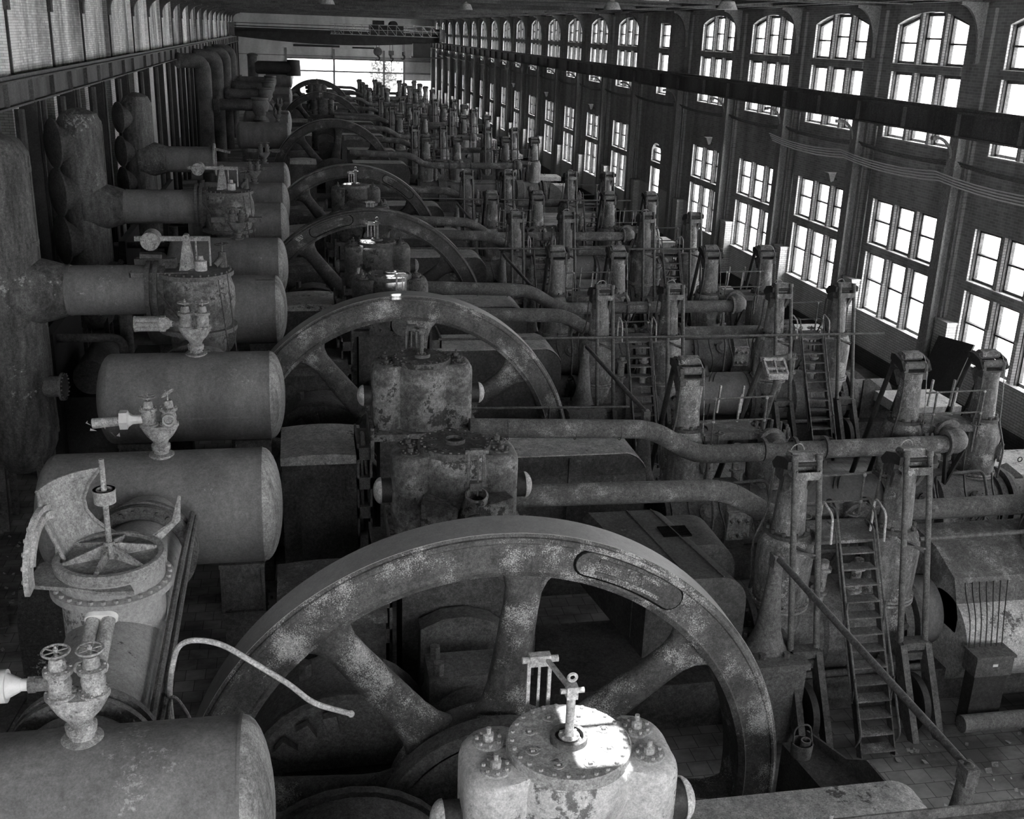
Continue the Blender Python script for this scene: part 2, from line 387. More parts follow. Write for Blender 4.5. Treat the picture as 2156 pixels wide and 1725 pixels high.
def left_wall():
    up = MB(); lo = MB(); wh = MB(); st = MB(); vo = MB()
    up.box(XL-.4, XL, -6, YEND, 7.5, 11.1)
    for i, c in enumerate(COLS):
        up.box(XL, XL+.14, c-.3, c+.3, 8.0, 10.6)
        k = MB(); knee(k, XL+.14, c, 1, 9.95, 10.75, .95, .3); st.box(XL+.14, XL+.2, c-.1, c+.0, 8.1, 10.0)
        r = part('knee_brace', k, 'roof_dark'); r['kind'] = 'structure'; r.name = 'trim_%d' % (60+i)
        # lower storey: steel column, glazed brick pier, dark opening
        st.box(XL+.35, XL+.65, c-.2, c+.2, 0, 7.42); st.box(XL+.28, XL+.72, c-.24, c-.2, 0, 7.42); st.box(XL+.28, XL+.72, c+.2, c+.24, 0, 7.42)
        b = MB(); knee(b, XL+.65, c, 1, 6.6, 7.42, .55, .14); 
        wh.box(XL-.35, XL, c+.25, c+4.2, 2.4, 7.5); lo.box(XL-.35, XL, c+.25, c+4.2, 0, 2.4)
        lo.box(XL-.4, XL-.1, c-2.9, c+2.9, 0, 1.2)
        st.tube([(XL+.25, c+2.9, .1), (XL+.25, c+2.9, 7.3)], .09, 8); st.tube([(XL+.5, c-1.2, .1), (XL+.5, c-1.2, 7.3)], .13, 8)
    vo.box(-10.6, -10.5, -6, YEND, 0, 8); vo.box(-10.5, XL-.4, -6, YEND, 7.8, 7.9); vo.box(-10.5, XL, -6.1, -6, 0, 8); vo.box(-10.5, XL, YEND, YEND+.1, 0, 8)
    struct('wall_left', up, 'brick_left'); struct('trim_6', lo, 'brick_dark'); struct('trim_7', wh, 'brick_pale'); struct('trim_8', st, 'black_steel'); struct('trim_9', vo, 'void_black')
left_wall()

def ceiling():
    m = MB()
    # deck of the roof, with openings added and sized to land sun patches on chosen parts
    holes = ROOF_HOLES
    ys = sorted(set([-6.0, YEND] + [v for h in holes for v in h[2:]]))
    for y0, y1 in zip(ys[:-1], ys[1:]):
        cut = [(h[0], h[1]) for h in holes if h[2] <= y0 + 1e-6 and h[3] >= y1 - 1e-6]
        x = XL-.4
        for a, b in sorted(cut): m.box(x, a, y0, y1, 11.05, 11.2); x = b
        m.box(x, XW+.45, y0, y1, 11.05, 11.2)
    struct('ceiling', m, 'roof_dark')
    t = MB(); p = MB()
    for c in COLS + [2.2]:
        t.box(XL, XW, c-.06, c+.06, 10.72, 10.86); t.box(XL, XW, c-.02, c+.02, 10.86, 11.05)
    for x in [XL+.35, XW-.3] + [XL+1.45*k for k in range(1,17)]:
        p.box(x-.05, x+.05, -6, YEND, 10.9, 11.05)
    for x in (XL+.3, XW-.3, XW-1.2, XW-2.6): t.box(x-.06, x+.06, -6, YEND, 10.76, 10.9)
    for y in [3.5+1.35*k for k in range(106)]:
        p.box(XL, XW, y-.04, y+.04, 10.86, 10.95)
    for y, x in ((18.0,9.0),(24.2,1.0),(29.5,12.0),(35.0,4.0),(40.1,8.5),(52.0,0.5),(57.0,11.0)): p.tube([(x-6,y,10.74),(x,y+.4,10.74),(x+5,y+.2,10.74)], .035, 6)
    struct('ceiling_truss', t, 'girder_steel').name = 'trim_10'
    struct('purlin', p, 'roof_dark').name = 'trim_11'
    for x, y in ((3.2,21.3),(5.4,32),(8.6,26.8),(-2.4,37.4),(10.5,37.5),(7.2,48.7),(1.4,48.9),(12.4,31.9)):
        o = part('roof_lamp', MB().lathe([(0,.06),(.08,.08),(.12,.2),(.34,.3)], (0,0,0), (0,0,-1), 16), 'pale_cast')
        o.location = (x, y, 10.78); tag(o, ROOFLAB.pop(0), 'lamp', 'dish lamps under the roof')
ROOFLAB = ['dish lamp hung under the roof, third truss from the front', 'dish lamp under the roof over the third flywheel', 'dish lamp under the roof over the second valve row',
  'dish lamp under the roof beside the plain brick wall', 'dish lamp under the roof between windows and fourth engine', 'dish lamp under the roof near the narrow window',
  'dish lamp under the roof above the gap in the engines', 'dish lamp under the roof beside the window wall']
# sun direction: it falls steeply from the window side
SUN = Vector((.17, .05, .98)).normalized()
def hole(x0, x1, y0, y1, z):
    k = (11.12 - z)/SUN.z; return (x0+SUN.x*k, x1+SUN.x*k, y0+SUN.y*k, y1+SUN.y*k)
ROOF_HOLES = [hole(2.0,2.43,6.72,7.5,4.3), hole(1.75,2.35,20.9,21.15,4.6), hole(1.9,2.35,24.0,24.6,4.3), hole(1.5,2.1,39.4,40.0,4.3), hole(1.55,1.9,28.2,28.8,4.3)]
ceiling()

def front_wall():
    m = MB(); Y = -6  # unseen wall behind the camera, its high opening shaped for the incoming sky light
    m.box(XL-.4, XW+.45, Y-.4, Y, 0, 6.3); m.box(XL-.4, XL+1.2, Y-.4, Y, 6.3, 11.2); m.box(XW-1.2, XW+.45, Y-.4, Y, 6.3, 11.2); m.box(XL, XW, Y-.4, Y, 10.6, 11.2)
    for x in (-2.0, 2.6, 7.2, 11.8): m.box(x-.2, x+.2, Y-.4, Y, 6.3, 10.6)
    struct('wall_front', m, 'brick_dark')
front_wall()
def end_wall():
    m = MB(); t = MB(); Y = YEND
    # plastered gable over a wide glazed opening
    m.box(XL, XW, Y, Y+.4, 5.55, 11.6); m.box(XL, -1.15, Y, Y+.4, 0, 5.55)
    m.box(13.9, XW, Y, Y+.4, 3.2, 5.55); m.box(XL, XW, Y, Y+.4, 0, .6)
    struct('wall_end', m, 'brick_end')
    for x in (-1.15, 4.85, 11.2, 13.8): t.box(x-.13, x+.13, Y-.12, Y+.1, .6, 6.8)
    t.box(-1.15, XW, Y-.1, Y+.1, 3.98, 4.18); t.box(-1.15, XW, Y-.14, Y+.1, 5.5, 5.72); t.box(XL, XW, Y-.1, Y, 5.85, 5.95)
    struct('trim_12', t, 'concrete')
    g = MB(); g.add([(-1.15,Y+.05,.6),(13.9,Y+.05,.6),(13.9,Y+.05,5.5),(-1.15,Y+.05,5.5)], [(0,1,2,3)])
    g.add([(13.9,Y+.05,.6),(XW,Y+.05,.6),(XW,Y+.05,3.2),(13.9,Y+.05,3.2)], [(0,1,2,3)])
    fr = MB()
    for x in (3.4,4.0,6.1,12.2): fr.box(x-.03, x+.03, Y, Y+.08, 4.1, 5.5)
    w = part('window_60', fr, 'window_frame'); part('pane', g, 'window_glass', w); w['kind'] = 'structure'
    s = MB().box(-.2, 5.6, Y-.1, Y-.02, 7.0, 7.25); struct('trim_13', s.box(7.2, 10.0, Y-.1, Y-.02, 6.95, 7.15), 'black_steel')
end_wall()
gm = MB().add([(-60,YEND+.5,-.3),(80,YEND+.5,-.3),(80,260,-.3),(-60,260,-.3)], [(0,1,2,3)]); struct('ground_outside', gm, 'ground')
def tree(x, y, h, r, label):
    t = thing('yard_tree', label, 'tree', (x,y,-.3), 'trees in the yard beyond the end wall')
    part('trunk', MB().cyl((0,0,0),(0,0,h*.6),.25,.12), 'rust_dark', t)
    m = MB(); rd = random.Random(int(x*10)+5)
    for k in range(420):
        p = Vector((rd.gauss(0,1), rd.gauss(0,1), rd.gauss(0,1))).normalized()*(r*rd.random()**.4); c = Vector((0,0,h*.68)) + Vector((p.x,p.y,p.z*1.2))
        a = Vector((rd.gauss(0,1), rd.gauss(0,1), rd.gauss(0,1))).normalized()*.34; b = a.orthogonal().normalized()*.26
        m.add([c-a, c-b, c+a, c+b], [(0,1,2,3)])
    part('crown', m, 'leaf', t)
tree(-2.5, 158, 6.5, 2.6, 'tree in the yard seen through the end opening, by its plain wall side')
tree(12.8, 163, 6.0, 2.4, 'tree in the yard seen through the end opening, by its window wall side')

# ------------------------------------------------------------------ flywheel
def make_wheel(pocket, label, loc, m1='wheel_iron', m2='tread_iron'):
    t = thing('flywheel', label, 'flywheel', loc, 'flywheels')
    R = 3.5; c = [(-.225,R),(.225,R),(.24,R-.03),(.27,R-.035),(.29,R-.055),(.29,R-.085),(.272,R-.10),(.272,R-.40),(.29,R-.42),(.25,R-.49),(-.25,R-.49),(-.29,R-.42),(-.272,R-.40),(-.272,R-.10),(-.29,R-.085),(-.29,R-.055),(-.27,R-.035),(-.24,R-.03)]
    part('rim', MB().ring(c, (0,0,0), (0,1,0), 160), m1, t, 25)
    part('tread', MB().ring([(-.222,R-.01),(.222,R-.01),(.222,R+.006),(-.222,R+.006)], (0,0,0), (0,1,0), 160), m2, t, 25, 'rim face coloured pale for the light it catches')
    for k in range(8):
        a = math.radians(83.3 + 45*k); e = Vector((math.cos(a),0,math.sin(a))); q = Vector((-math.sin(a),0,math.cos(a)))
        vs = []; fs = []; n = 20
        for r, w, d in ((.95,.50,.17),(1.15,.34,.16),(1.3,.27,.155),(1.5,.235,.15),(2.0,.215,.14),(2.5,.20,.135),(2.72,.205,.135),(2.86,.25,.14),(2.96,.33,.15),(3.04,.46,.16)):
            for j in range(n):
                g = 2*PI*j/n; cw = math.copysign(abs(math.cos(g))**.8, math.cos(g)); sw = math.copysign(abs(math.sin(g))**.8, math.sin(g))
                vs.append(e*r + q*(w*cw) + Vector((0,d*sw,0)))
        for i in range(9):
            for j in range(n): fs.append((i*n+j, i*n+(j+1)%n, (i+1)*n+(j+1)%n, (i+1)*n+j))
        part('spoke', MB().add(vs, fs), m1, t, 60)
    h = MB().ring([(-.34,.3),(-.34,.55),(-.3,.62),(-.2,.64),(-.2,1.1),(-.15,1.2),(.15,1.2),(.2,1.1),(.2,.64),(.3,.62),(.34,.55),(.34,.3)], (0,0,0), (0,1,0), 48)
    part('hub', h, m1, t)
    f = MB().ring([(-.62,1.18),(-.62,1.36),(-.38,1.36),(-.38,1.18)], (0,0,0), (0,1,0), 64).ring([(-.62,.4),(-.62,1.2),(-.56,1.2),(-.56,.4)], (0,0,0), (0,1,0), 64)
    part('barring_disc', f, 'rust_dark', t)
    part('crankshaft', MB().lathe([(-2.4,.26),(-1.2,.26),(-1.2,.32),(-.3,.32),(.3,.32),(1.2,.32),(1.2,.26),(2.4,.26)], (0,0,0), (0,1,0), 24), 'rust_mid', t)
    if pocket:
        a0, a1 = [math.radians(v) for v in pocket]; r0, r1 = 3.13, 3.40; rm = (r0+r1)/2; hw = (r1-r0)/2
        def pt(u, v): return (math.cos(u)*v, math.sin(u)*v)
        def stad(h, ex=0):
            o = [pt(a0+(a1-a0)*k/14, rm+h) for k in range(15)]
            ce = pt(a1, rm); te = a1 + PI/2
            o += [(ce[0]+h*math.cos(te-PI/2+PI*k/8 + 0), ce[1]+h*math.sin(te-PI/2+PI*k/8)) for k in range(1,8)]
            o += [pt(a1-(a1-a0)*k/14, rm-h) for k in range(15)]
            cs = pt(a0, rm); ts = a0 - PI/2
            o += [(cs[0]+h*math.cos(ts-PI/2+PI*k/8), cs[1]+h*math.sin(ts-PI/2+PI*k/8)) for k in range(1,8)]
            return o
        A, B = stad(hw), stad(hw+.028); n = len(A); y0 = -.272
        part('balance_weight', MB().prism(A, lambda p,q: (p,y0-.028,q), lambda p,q: (p,y0+.05,q)), m1, t, 30)
        rim_ = MB(); vs = [(p,y0-.003,q) for p,q in A] + [(p,y0-.003,q) for p,q in B]
        rim_.add(vs, [(i,(i+1)%n,n+(i+1)%n,n+i) for i in range(n)]); part('pocket_gap', rim_, 'void_black', t)
        b = MB()
        for dr in (-.075, .075):
            vs = [];
            u0, u1 = a0+(a1-a0)*.12, a1-(a1-a0)*.1
            for k in range(13):
                u = u0+(u1-u0)*k/12
                for rr in (rm+dr-.02, rm+dr+.02): p = pt(u, rr); vs += [(p[0],y0-.05,p[1]),(p[0],y0-.02,p[1])]
            fs = []
            for k in range(12):
                i = 4*k; fs += [(i,i+4,i+6,i+2),(i,i+1,i+5,i+4),(i+2,i+6,i+7,i+3)]
            b.add(vs, fs + [(0,2,3,1),(48,49,51,50)])
        part('weight_bar', b, m1, t)
    return t
wl = ['speckled grey flywheel of the front engine with oblong balance weight', 'grey flywheel of the second engine, sunlit rim, plain side face',
      'dark flywheel of the third engine with white chalk mark and slot', 'dark flywheel of the fourth engine below the long gap',
      'dark flywheel beyond the gap with two bright rim edges', 'small black flywheel below the end opening, first of two behind the gap wheel', 'rearmost black flywheel against the bright end opening']
w0 = make_wheel((54, 73), wl[0], (SX, UNITS[0], SZ))
w1 = make_wheel(None, wl[1], (SX, UNITS[1], SZ))
w2 = make_wheel((101, 119), wl[2], (SX, UNITS[2], SZ), 'wheel_dark', 'wheel_iron')
mk = MB()
for k in range(9):
    a = math.radians(125.2 + .42*k)
    for j in range(4):
        if (k*5+j*3) % 4 == 0: continue
        r = 3.28+.045*j; mk.bar((math.cos(a)*r,-.275,math.sin(a)*r), (math.cos(a+.003)*(r+.036),-.275,math.sin(a+.003)*(r+.036)), .012, .006, (0,1,0))
part('chalk_mark', mk, 'plastic_white', w2, label='white chalk scribble')
w3 = make_wheel((47, 66), wl[3], (SX, UNITS[3], SZ), 'wheel_dark', 'tread_iron')
for lab, u in zip(wl[4:], (4,6,7)): dup(w3, (SX, UNITS[u], SZ), lab, ('balance_weight','pocket_gap','weight_bar'))

# ------------------------------------------------------------------ engine lines
def L_(k): return UNITS[k] - HALF
def R_(k): return UNITS[k] + HALF

def union_outline(n=96):
    out = []
    for j in range(n):
        th = 2*PI*j/n; c, s = math.cos(th), math.sin(th); best = .535
        for sx in (-1, 1):
            t = .9
            while t > .5:
                x, y = c*t - sx*.6, s*t; yy = max(abs(y)-.16, 0)
                if x*x + yy*yy <= .265**2: break
                t -= .004
            if t > .5: best = max(best, t)
        out.append((c*best, s*best))
    return out
OUTL = union_outline()
def make_block(i, body, top, label, loc, rod=True):
    t = thing('blowing_valve_block', label, 'engine block', loc, 'lobed blowing valve blocks')
    b = MB(); n = len(OUTL); vs = []; fs = []
    lev = [(3.08,1.0),(3.62,1.0),(3.64,.985),(3.66,.985),(3.68,1.0),(4.06,1.0),(4.13,.985),(4.18,.94),(4.2,.88)]
    for z, k in lev: vs += [(x*k, y*k, z) for x, y in OUTL]
    for a in range(len(lev)-1):
        for j in range(n): fs.append((a*n+j, a*n+(j+1)%n, (a+1)*n+(j+1)%n, (a+1)*n+j))
    fs.append(tuple((len(lev)-1)*n+j for j in range(n)))
    part('body', b.add(vs, fs), body, t, 40)
    base = MB().box(-.9,.9,-.62,.62,2.97,3.09).box(-.92,-.86,-.6,.6,2.6,3.2).box(.86,.92,-.6,.6,2.6,3.2)
    part('base_flange', base, body, t)
    st = MB().box(-.75,.75,-.45,.45,.3,2.97)
    part('trunk', st, 'rust_dark', t)
    for sx in (-1, 1):                                           # cored legs with square openings
        s2 = MB(); x = sx*1.02
        s2.box(x-.13, x-.09, -.5, .5, .3, 2.9).box(x+.09, x+.13, -.5, .5, .3, 2.9)
        for z in (.4,.95,1.5,2.05,2.6): s2.box(x-.13, x+.13, -.5, .5, z, z+.22)
        part('cored_leg', s2, 'rust_mid', t)
    c = MB().lathe([(0,.5),(.09,.5),(.1,.49)], (0,0,4.18), (0,0,1), 48)
    c.bolts((0,0,4.27), (0,0,1), .455, 26, .018, .03)
    c.bolts((0,0,4.27), (0,0,1), .27, 8, .012, .02, .3)
    part('head_cover', c, top, t)
    for k in range(8):
        pl = MB()
        a = 2*PI*k/8 + .3; x, y = .33*math.cos(a), .33*math.sin(a)
        pl.ring([(0,.035),(0,.055),(.012,.055),(.012,.035)], (x,y,4.275), (0,0,1), 16); pl.box(x-.015,x+.015,y-.015,y+.015,4.27,4.30)
        part('cover_plug', pl, top, t)
    part('stuffing_collar', MB().ring([(0,.115),(0,.15),(.06,.15),(.06,.115)], (0,0,4.275), (0,0,1), 32).lathe([(0,.116),(.004,.116)], (0,0,4.28), (0,0,1), 24), 'rust_dark', t)
    if rod:
        r = MB().lathe([(0,.085),(.05,.085),(.06,.04),(.07,.036),(.48,.036)], (0,0,4.28), (0,0,1), 20).bolts((0,0,4.33),(0,0,1),.068,6,.012,.02)
        rd = part('valve_rod', r, 'bright_steel' if top == 'cover_grey' else 'rust_mid', t)
        ey = MB().torus((0,0,4.86), (0,1,0), .032, .014, 16).cyl((-.09,0,4.74),(.1,0,4.74),.022).box(-.045,.045,-.04,.04,4.68,4.79)
        part('rod_eye', ey, 'pale_cast' if top == 'cover_grey' else 'rust_mid', rd)
    for sx in (-1, 1):
        for y in (-.17, .17):
            m = MB().lathe([(0,.125),(.03,.125),(.035,.11)], (sx*.62, y, 4.19), (0,0,1), 24).bolts((sx*.62,y,4.22),(0,0,1),.095,7,.016,.028).lathe([(0,.045),(.06,.045),(.07,.02),(.12,.02)], (sx*.62,y,4.22),(0,0,1),8)
            part('valve_flange', m, top, t)
        d = part('end_bell', MB().lathe([(.8,.17),(1.0,.17)], (0,0,3.6), (sx,0,0), 24), 'black_steel', t)
        part('bell_cap', MB().dome((sx*1.0,0,3.6), (sx,0,0), .185, .11), 'pale_cast' if body != 'flaked_dark' else 'rust_mid', d)
    y = i*.66
    lk = MB().bar((-.2,y,4.62 if rod else 4.36), (-.2,y,4.0 if rod else 3.86), .03,.03).bar((-.02,y,4.62 if rod else 4.36),(-.02,y,4.0 if rod else 3.86),.03,.03).bar((-.11,y,4.55 if rod else 4.3),(-.11,y,3.9),.022,.022)
    if not rod:
        lk = MB().bar((.1,y,4.38),(.1,y,3.9),.035,.035).bar((.3,y,4.38),(.3,y,3.9),.035,.035).bar((.23,y,4.36),(.23,y,3.75),.022,.022)
        lk.cyl((.05,y,4.38),(.36,y,4.38),.03).box(.12,.28,y-.04,y+.04,4.35,4.42).cyl((.05,y,3.9),(.36,y,3.9),.03).box(.12,.28,y-.05,y+.05,3.84,3.95)
    else: lk.cyl((-.26,y,4.62),(.05,y,4.62),.03).box(-.2,-.02,y-.04,y+.04,4.57,4.67).cyl((-.26,y,4.02),(.05,y,4.02),.03).bar((-.05,y,4.62),(.0,.0,4.74),.035,.03)
    part('link_guide', lk, 'pale_cast' if top != 'flaked_dark' else 'rust_mid', t)
    nz = MB().lathe([(0,.27),(.3,.22),(.5,.15),(.6,.16),(.62,.13),(.5,.11)], (.22,i*.45,3.2), (0,i*.35,.95), 24, cap=False)
    part('nozzle', nz, body, t)
    bf = MB().lathe([(0,.2),(.22,.2),(.22,.25),(.27,.25),(.275,.2)], (.22,i*.55,3.25), (0,i,.12), 28).bolts((.22,i*.83,3.28),(0,i,.12),.215,12,.016,.02)
    part('blank_flange', bf, top if body != 'flaked_white' else 'rust_mid', t)
    for sx in (-1,1):
        part('side_boss', MB().prism([(sx*.12+.1,.35),(sx*.55+.1,.42),(sx*.62+.1,.68),(sx*.15+.1,.8)], lambda p,q: (p,i*q,3.0), lambda p,q: (p,i*q*.97,3.7 if abs(p)>.3 else 3.62)), body, t, 60)
    return t

def make_tank(label, loc, i):
    t = thing('air_receiver_tank', label, 'tank', loc, 'air receiver tanks')
    r = .765
    sh = MB().lathe([(-1.3,r),(1.31,r)], (0,0,0), (1,0,0), 64, cap=False)
    sh.ring([(1.29,r),(1.29,r+.008),(1.315,r+.008),(1.315,r)], (0,0,0), (1,0,0), 64)
    part('shell', sh, 'tank_paint', t)
    part('end_dome', MB().dome((1.31,0,0), (1,0,0), r, .25, 64, 8), 'dome_paint_lit', t)  # mottled, and paler on this side: window light put into the colour
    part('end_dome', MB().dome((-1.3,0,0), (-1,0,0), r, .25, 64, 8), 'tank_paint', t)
    part('lagging_strip', MB().bar((-1.3,-r*.985,-.14),(1.3,-r*.985,-.14),.015,.03).bolts((0,0,0),(1,0,0),.01,1,.001,.001), 'tank_paint', t)
    for x in (-.95, 1.0):
        m = MB().box(x-.3,x+.3,-.34,.34,-.78,-.72).box(x-.25,x+.25,-.28,.28,-1.5,-.7).box(x-.3,x+.3,-.34,.34,-1.56,-1.44).box(x-.26,x+.26,-.3,.3,-3.48,-1.56)
        for dx in (-.27,.27): m.bar((x+dx,-.3,-1.5),(x+dx,-.3,-.75),.04,.04)
        m.bolts((x,0,-1.44),(0,0,1),.36,12,.02,.03)
        part('saddle_leg', m, 'rust_dark', t)
    return t

def hand_wheel(m, o, R, axis=(0,0,1), r=.013, spokes=6):
    m.torus(o, axis, R, r, 28, 6); d, a, b = m.frame(axis); O = Vector(o)
    for k in range(spokes): g = 2*PI*k/spokes; m.bar(O, O+a*(R*math.cos(g))+b*(R*math.sin(g)), .014, .01, axis)
    m.lathe([(-.015,.024),(.03,.024),(.035,.012),(.06,.012)], o, axis, 10); return m

def make_twin_valve(label, loc, style, m1='cast_grey', tilt=False):
    t = thing('twin_relief_valve', label, 'valve', loc, 'twin relief valves on the tanks')
    y = MB().lathe([(-.02,.2),(.02,.2),(.04,.12),(.1,.1)], (0,0,0), (0,0,1), 32).lathe([(.1,.145),(.14,.145),(.14,.15),(.18,.15),(.2,.11),(.25,.12)], (0,0,0), (0,0,1), 28).bolts((0,0,.18),(0,0,1),.125,8,.014,.025)
    y.add(*loft_yoke())
    part('yoke', y, m1, t, 50)
    for k, x in enumerate((-.155,.155)):
        b = MB().lathe([(.5,.15),(.545,.15),(.55,.12),(.58,.105),(.66,.12),(.72,.105),(.76,.1),(.765,.14),(.81,.14),(.82,.085),(.9,.075),(.93,.06)], (x,0,0), (0,0,1), 24).bolts((x,0,.81),(0,0,1),.118,7,.013,.02).bolts((x,0,.545),(0,0,1),.13,8,.012,.018)
        v = part('valve_body', b, m1, t, 40)
        w = MB().cyl((x,0,.9),(x,0,1.03),.014)
        if tilt and k == 1: hand_wheel(w, (x,0,1.05), .115, (-.4,.25,.55))
        else: hand_wheel(w, (x,0,1.0), .125)
        part('handwheel', w, m1, v)
    if style == 0:      # pale cone outlet and twin plastic tube
        o = MB().cyl((-.25,0,.66),(-.36,0,.66),.075,.075,10).ring([(0,.07),(0,.085),(.07,.085),(.07,.07)], (-.36,0,.66),(-1,0,0),8)
        part('nipple', o, 'rust_mid', t)
        c = MB().lathe([(0,.06),(.1,.06),(.1,.065),(.22,.125),(.22,.16),(.36,.16),(.36,.12)], (-.4,0,.66), (-1,0,0), 28)
        part('outlet_cone', c, 'plastic_white', t)
        q = MB()
        for dx in (-.075,.075): q.cyl((.12+dx,.12,.72),(.16+dx,.62,.98),.068,.068,20)
        tw = part('twin_tube', q, 'cover_grey', t)
        for p in ((.12,.1,.71),(.16,.6,.97)):
            cp = MB()
            P0 = Vector(p); d = Vector((.04,.5,.26)).normalized()
            for dx in (-.075,.075): cp.lathe([(0,.085),(.05,.085)], P0+Vector((dx,0,0)), d, 20)
            cp.bar(P0+Vector((0,0,0)), P0+d*.05, .15, .17, (0,0,1))
            part('tube_cap', cp, 'plastic_white', tw)
    elif style == 1:    # hexagonal silencer drum on the side
        o = MB().cyl((-.25,0,.6),(-.4,0,.6),.06,.06,10)
        part('nipple', o, 'rust_mid', t)
        c = MB().lathe([(0,.06),(.06,.065),(.08,.1),(.14,.13),(.14,.155),(.24,.155)], (-.38,0,.6), (-1,0,0), 6)
        part('drum_collar', c, 'pale_cast', t)
        q = MB()
        for a in range(6):
            g = 2*PI*a/6; q.cyl((-.6,.085*math.cos(g),.6+.085*math.sin(g)),(-1.08,.085*math.cos(g),.6+.085*math.sin(g)),.062,.062,12)
        q.lathe([(0,.15),(.03,.15)],(-1.05,0,.6),(-1,0,0),16)
        part('silencer_drum', q, 'cover_grey', t)
    elif style == 2:    # bare cone with a torn wrapper hanging off
        c = MB().cyl((-.25,0,.62),(-.32,0,.62),.07,.07,12).lathe([(0,.07),(.1,.075),(.16,.12),(.18,.16),(.3,.16),(.3,.14)], (-.3,0,.62), (-1,0,0), 6)
        part('outlet_cone', c, 'plastic_white', t)
        part('stub_pipe', MB().cyl((-.6,0,.6),(-1.02,.0,.57),.075,.085,14), 'pale_cast', t)
        r = MB(); rd = random.Random(3)
        for (x, z) in ((-1.05,.64),(-1.0,.46),(-.86,.5),(-.72,.44),(-.68,.34)):
            vs = [(x+rd.uniform(-.07,.07), rd.uniform(-.1,.02)-.03, z+rd.uniform(-.09,.07)) for _ in range(4)]
            r.add(vs + [(a,b+.006,c_) for a,b,c_ in vs], [(0,1,2,3),(4,7,6,5),(0,4,5,1),(1,5,6,2),(2,6,7,3),(3,7,4,0)])
        part('torn_wrapper', r, 'plastic_white', t)
        part('open_port', MB().ring([(0,.07),(0,.1),(.1,.1),(.1,.07)], (.155,-.06,.64), (.1,-1,.0), 20).lathe([(0,.071),(.02,.071)],(.155,-.06,.64),(.1,-1,0),16), m1, t)
    else:
        for s in (-1,1):
            part('outlet_box', MB().cyl((s*.25,0,.62),(s*.4,0,.62),.06,.06,10).box(s*.38,s*.8,-.11,.11,.54,.7), 'rust_mid', t)
    return t
def loft_yoke():
    vs = []; fs = []; n = 28
    lev = [(.2,.11,0),(.26,.135,0),(.34,.17,.04),(.42,.16,.1),(.48,.15,.14),(.52,.15,.155)]
    for z, r, off in lev:
        for k in range(n):
            g = 2*PI*k/n; vs.append((r*math.cos(g) + math.copysign(off*abs(math.cos(g))**.5, math.cos(g)), r*math.sin(g), z))
    for a in range(len(lev)-1):
        for k in range(n): fs.append((a*n+k, a*n+(k+1)%n, (a+1)*n+(k+1)%n, (a+1)*n+k))
    fs.append(tuple((len(lev)-1)*n+k for k in range(n))); return vs, fs

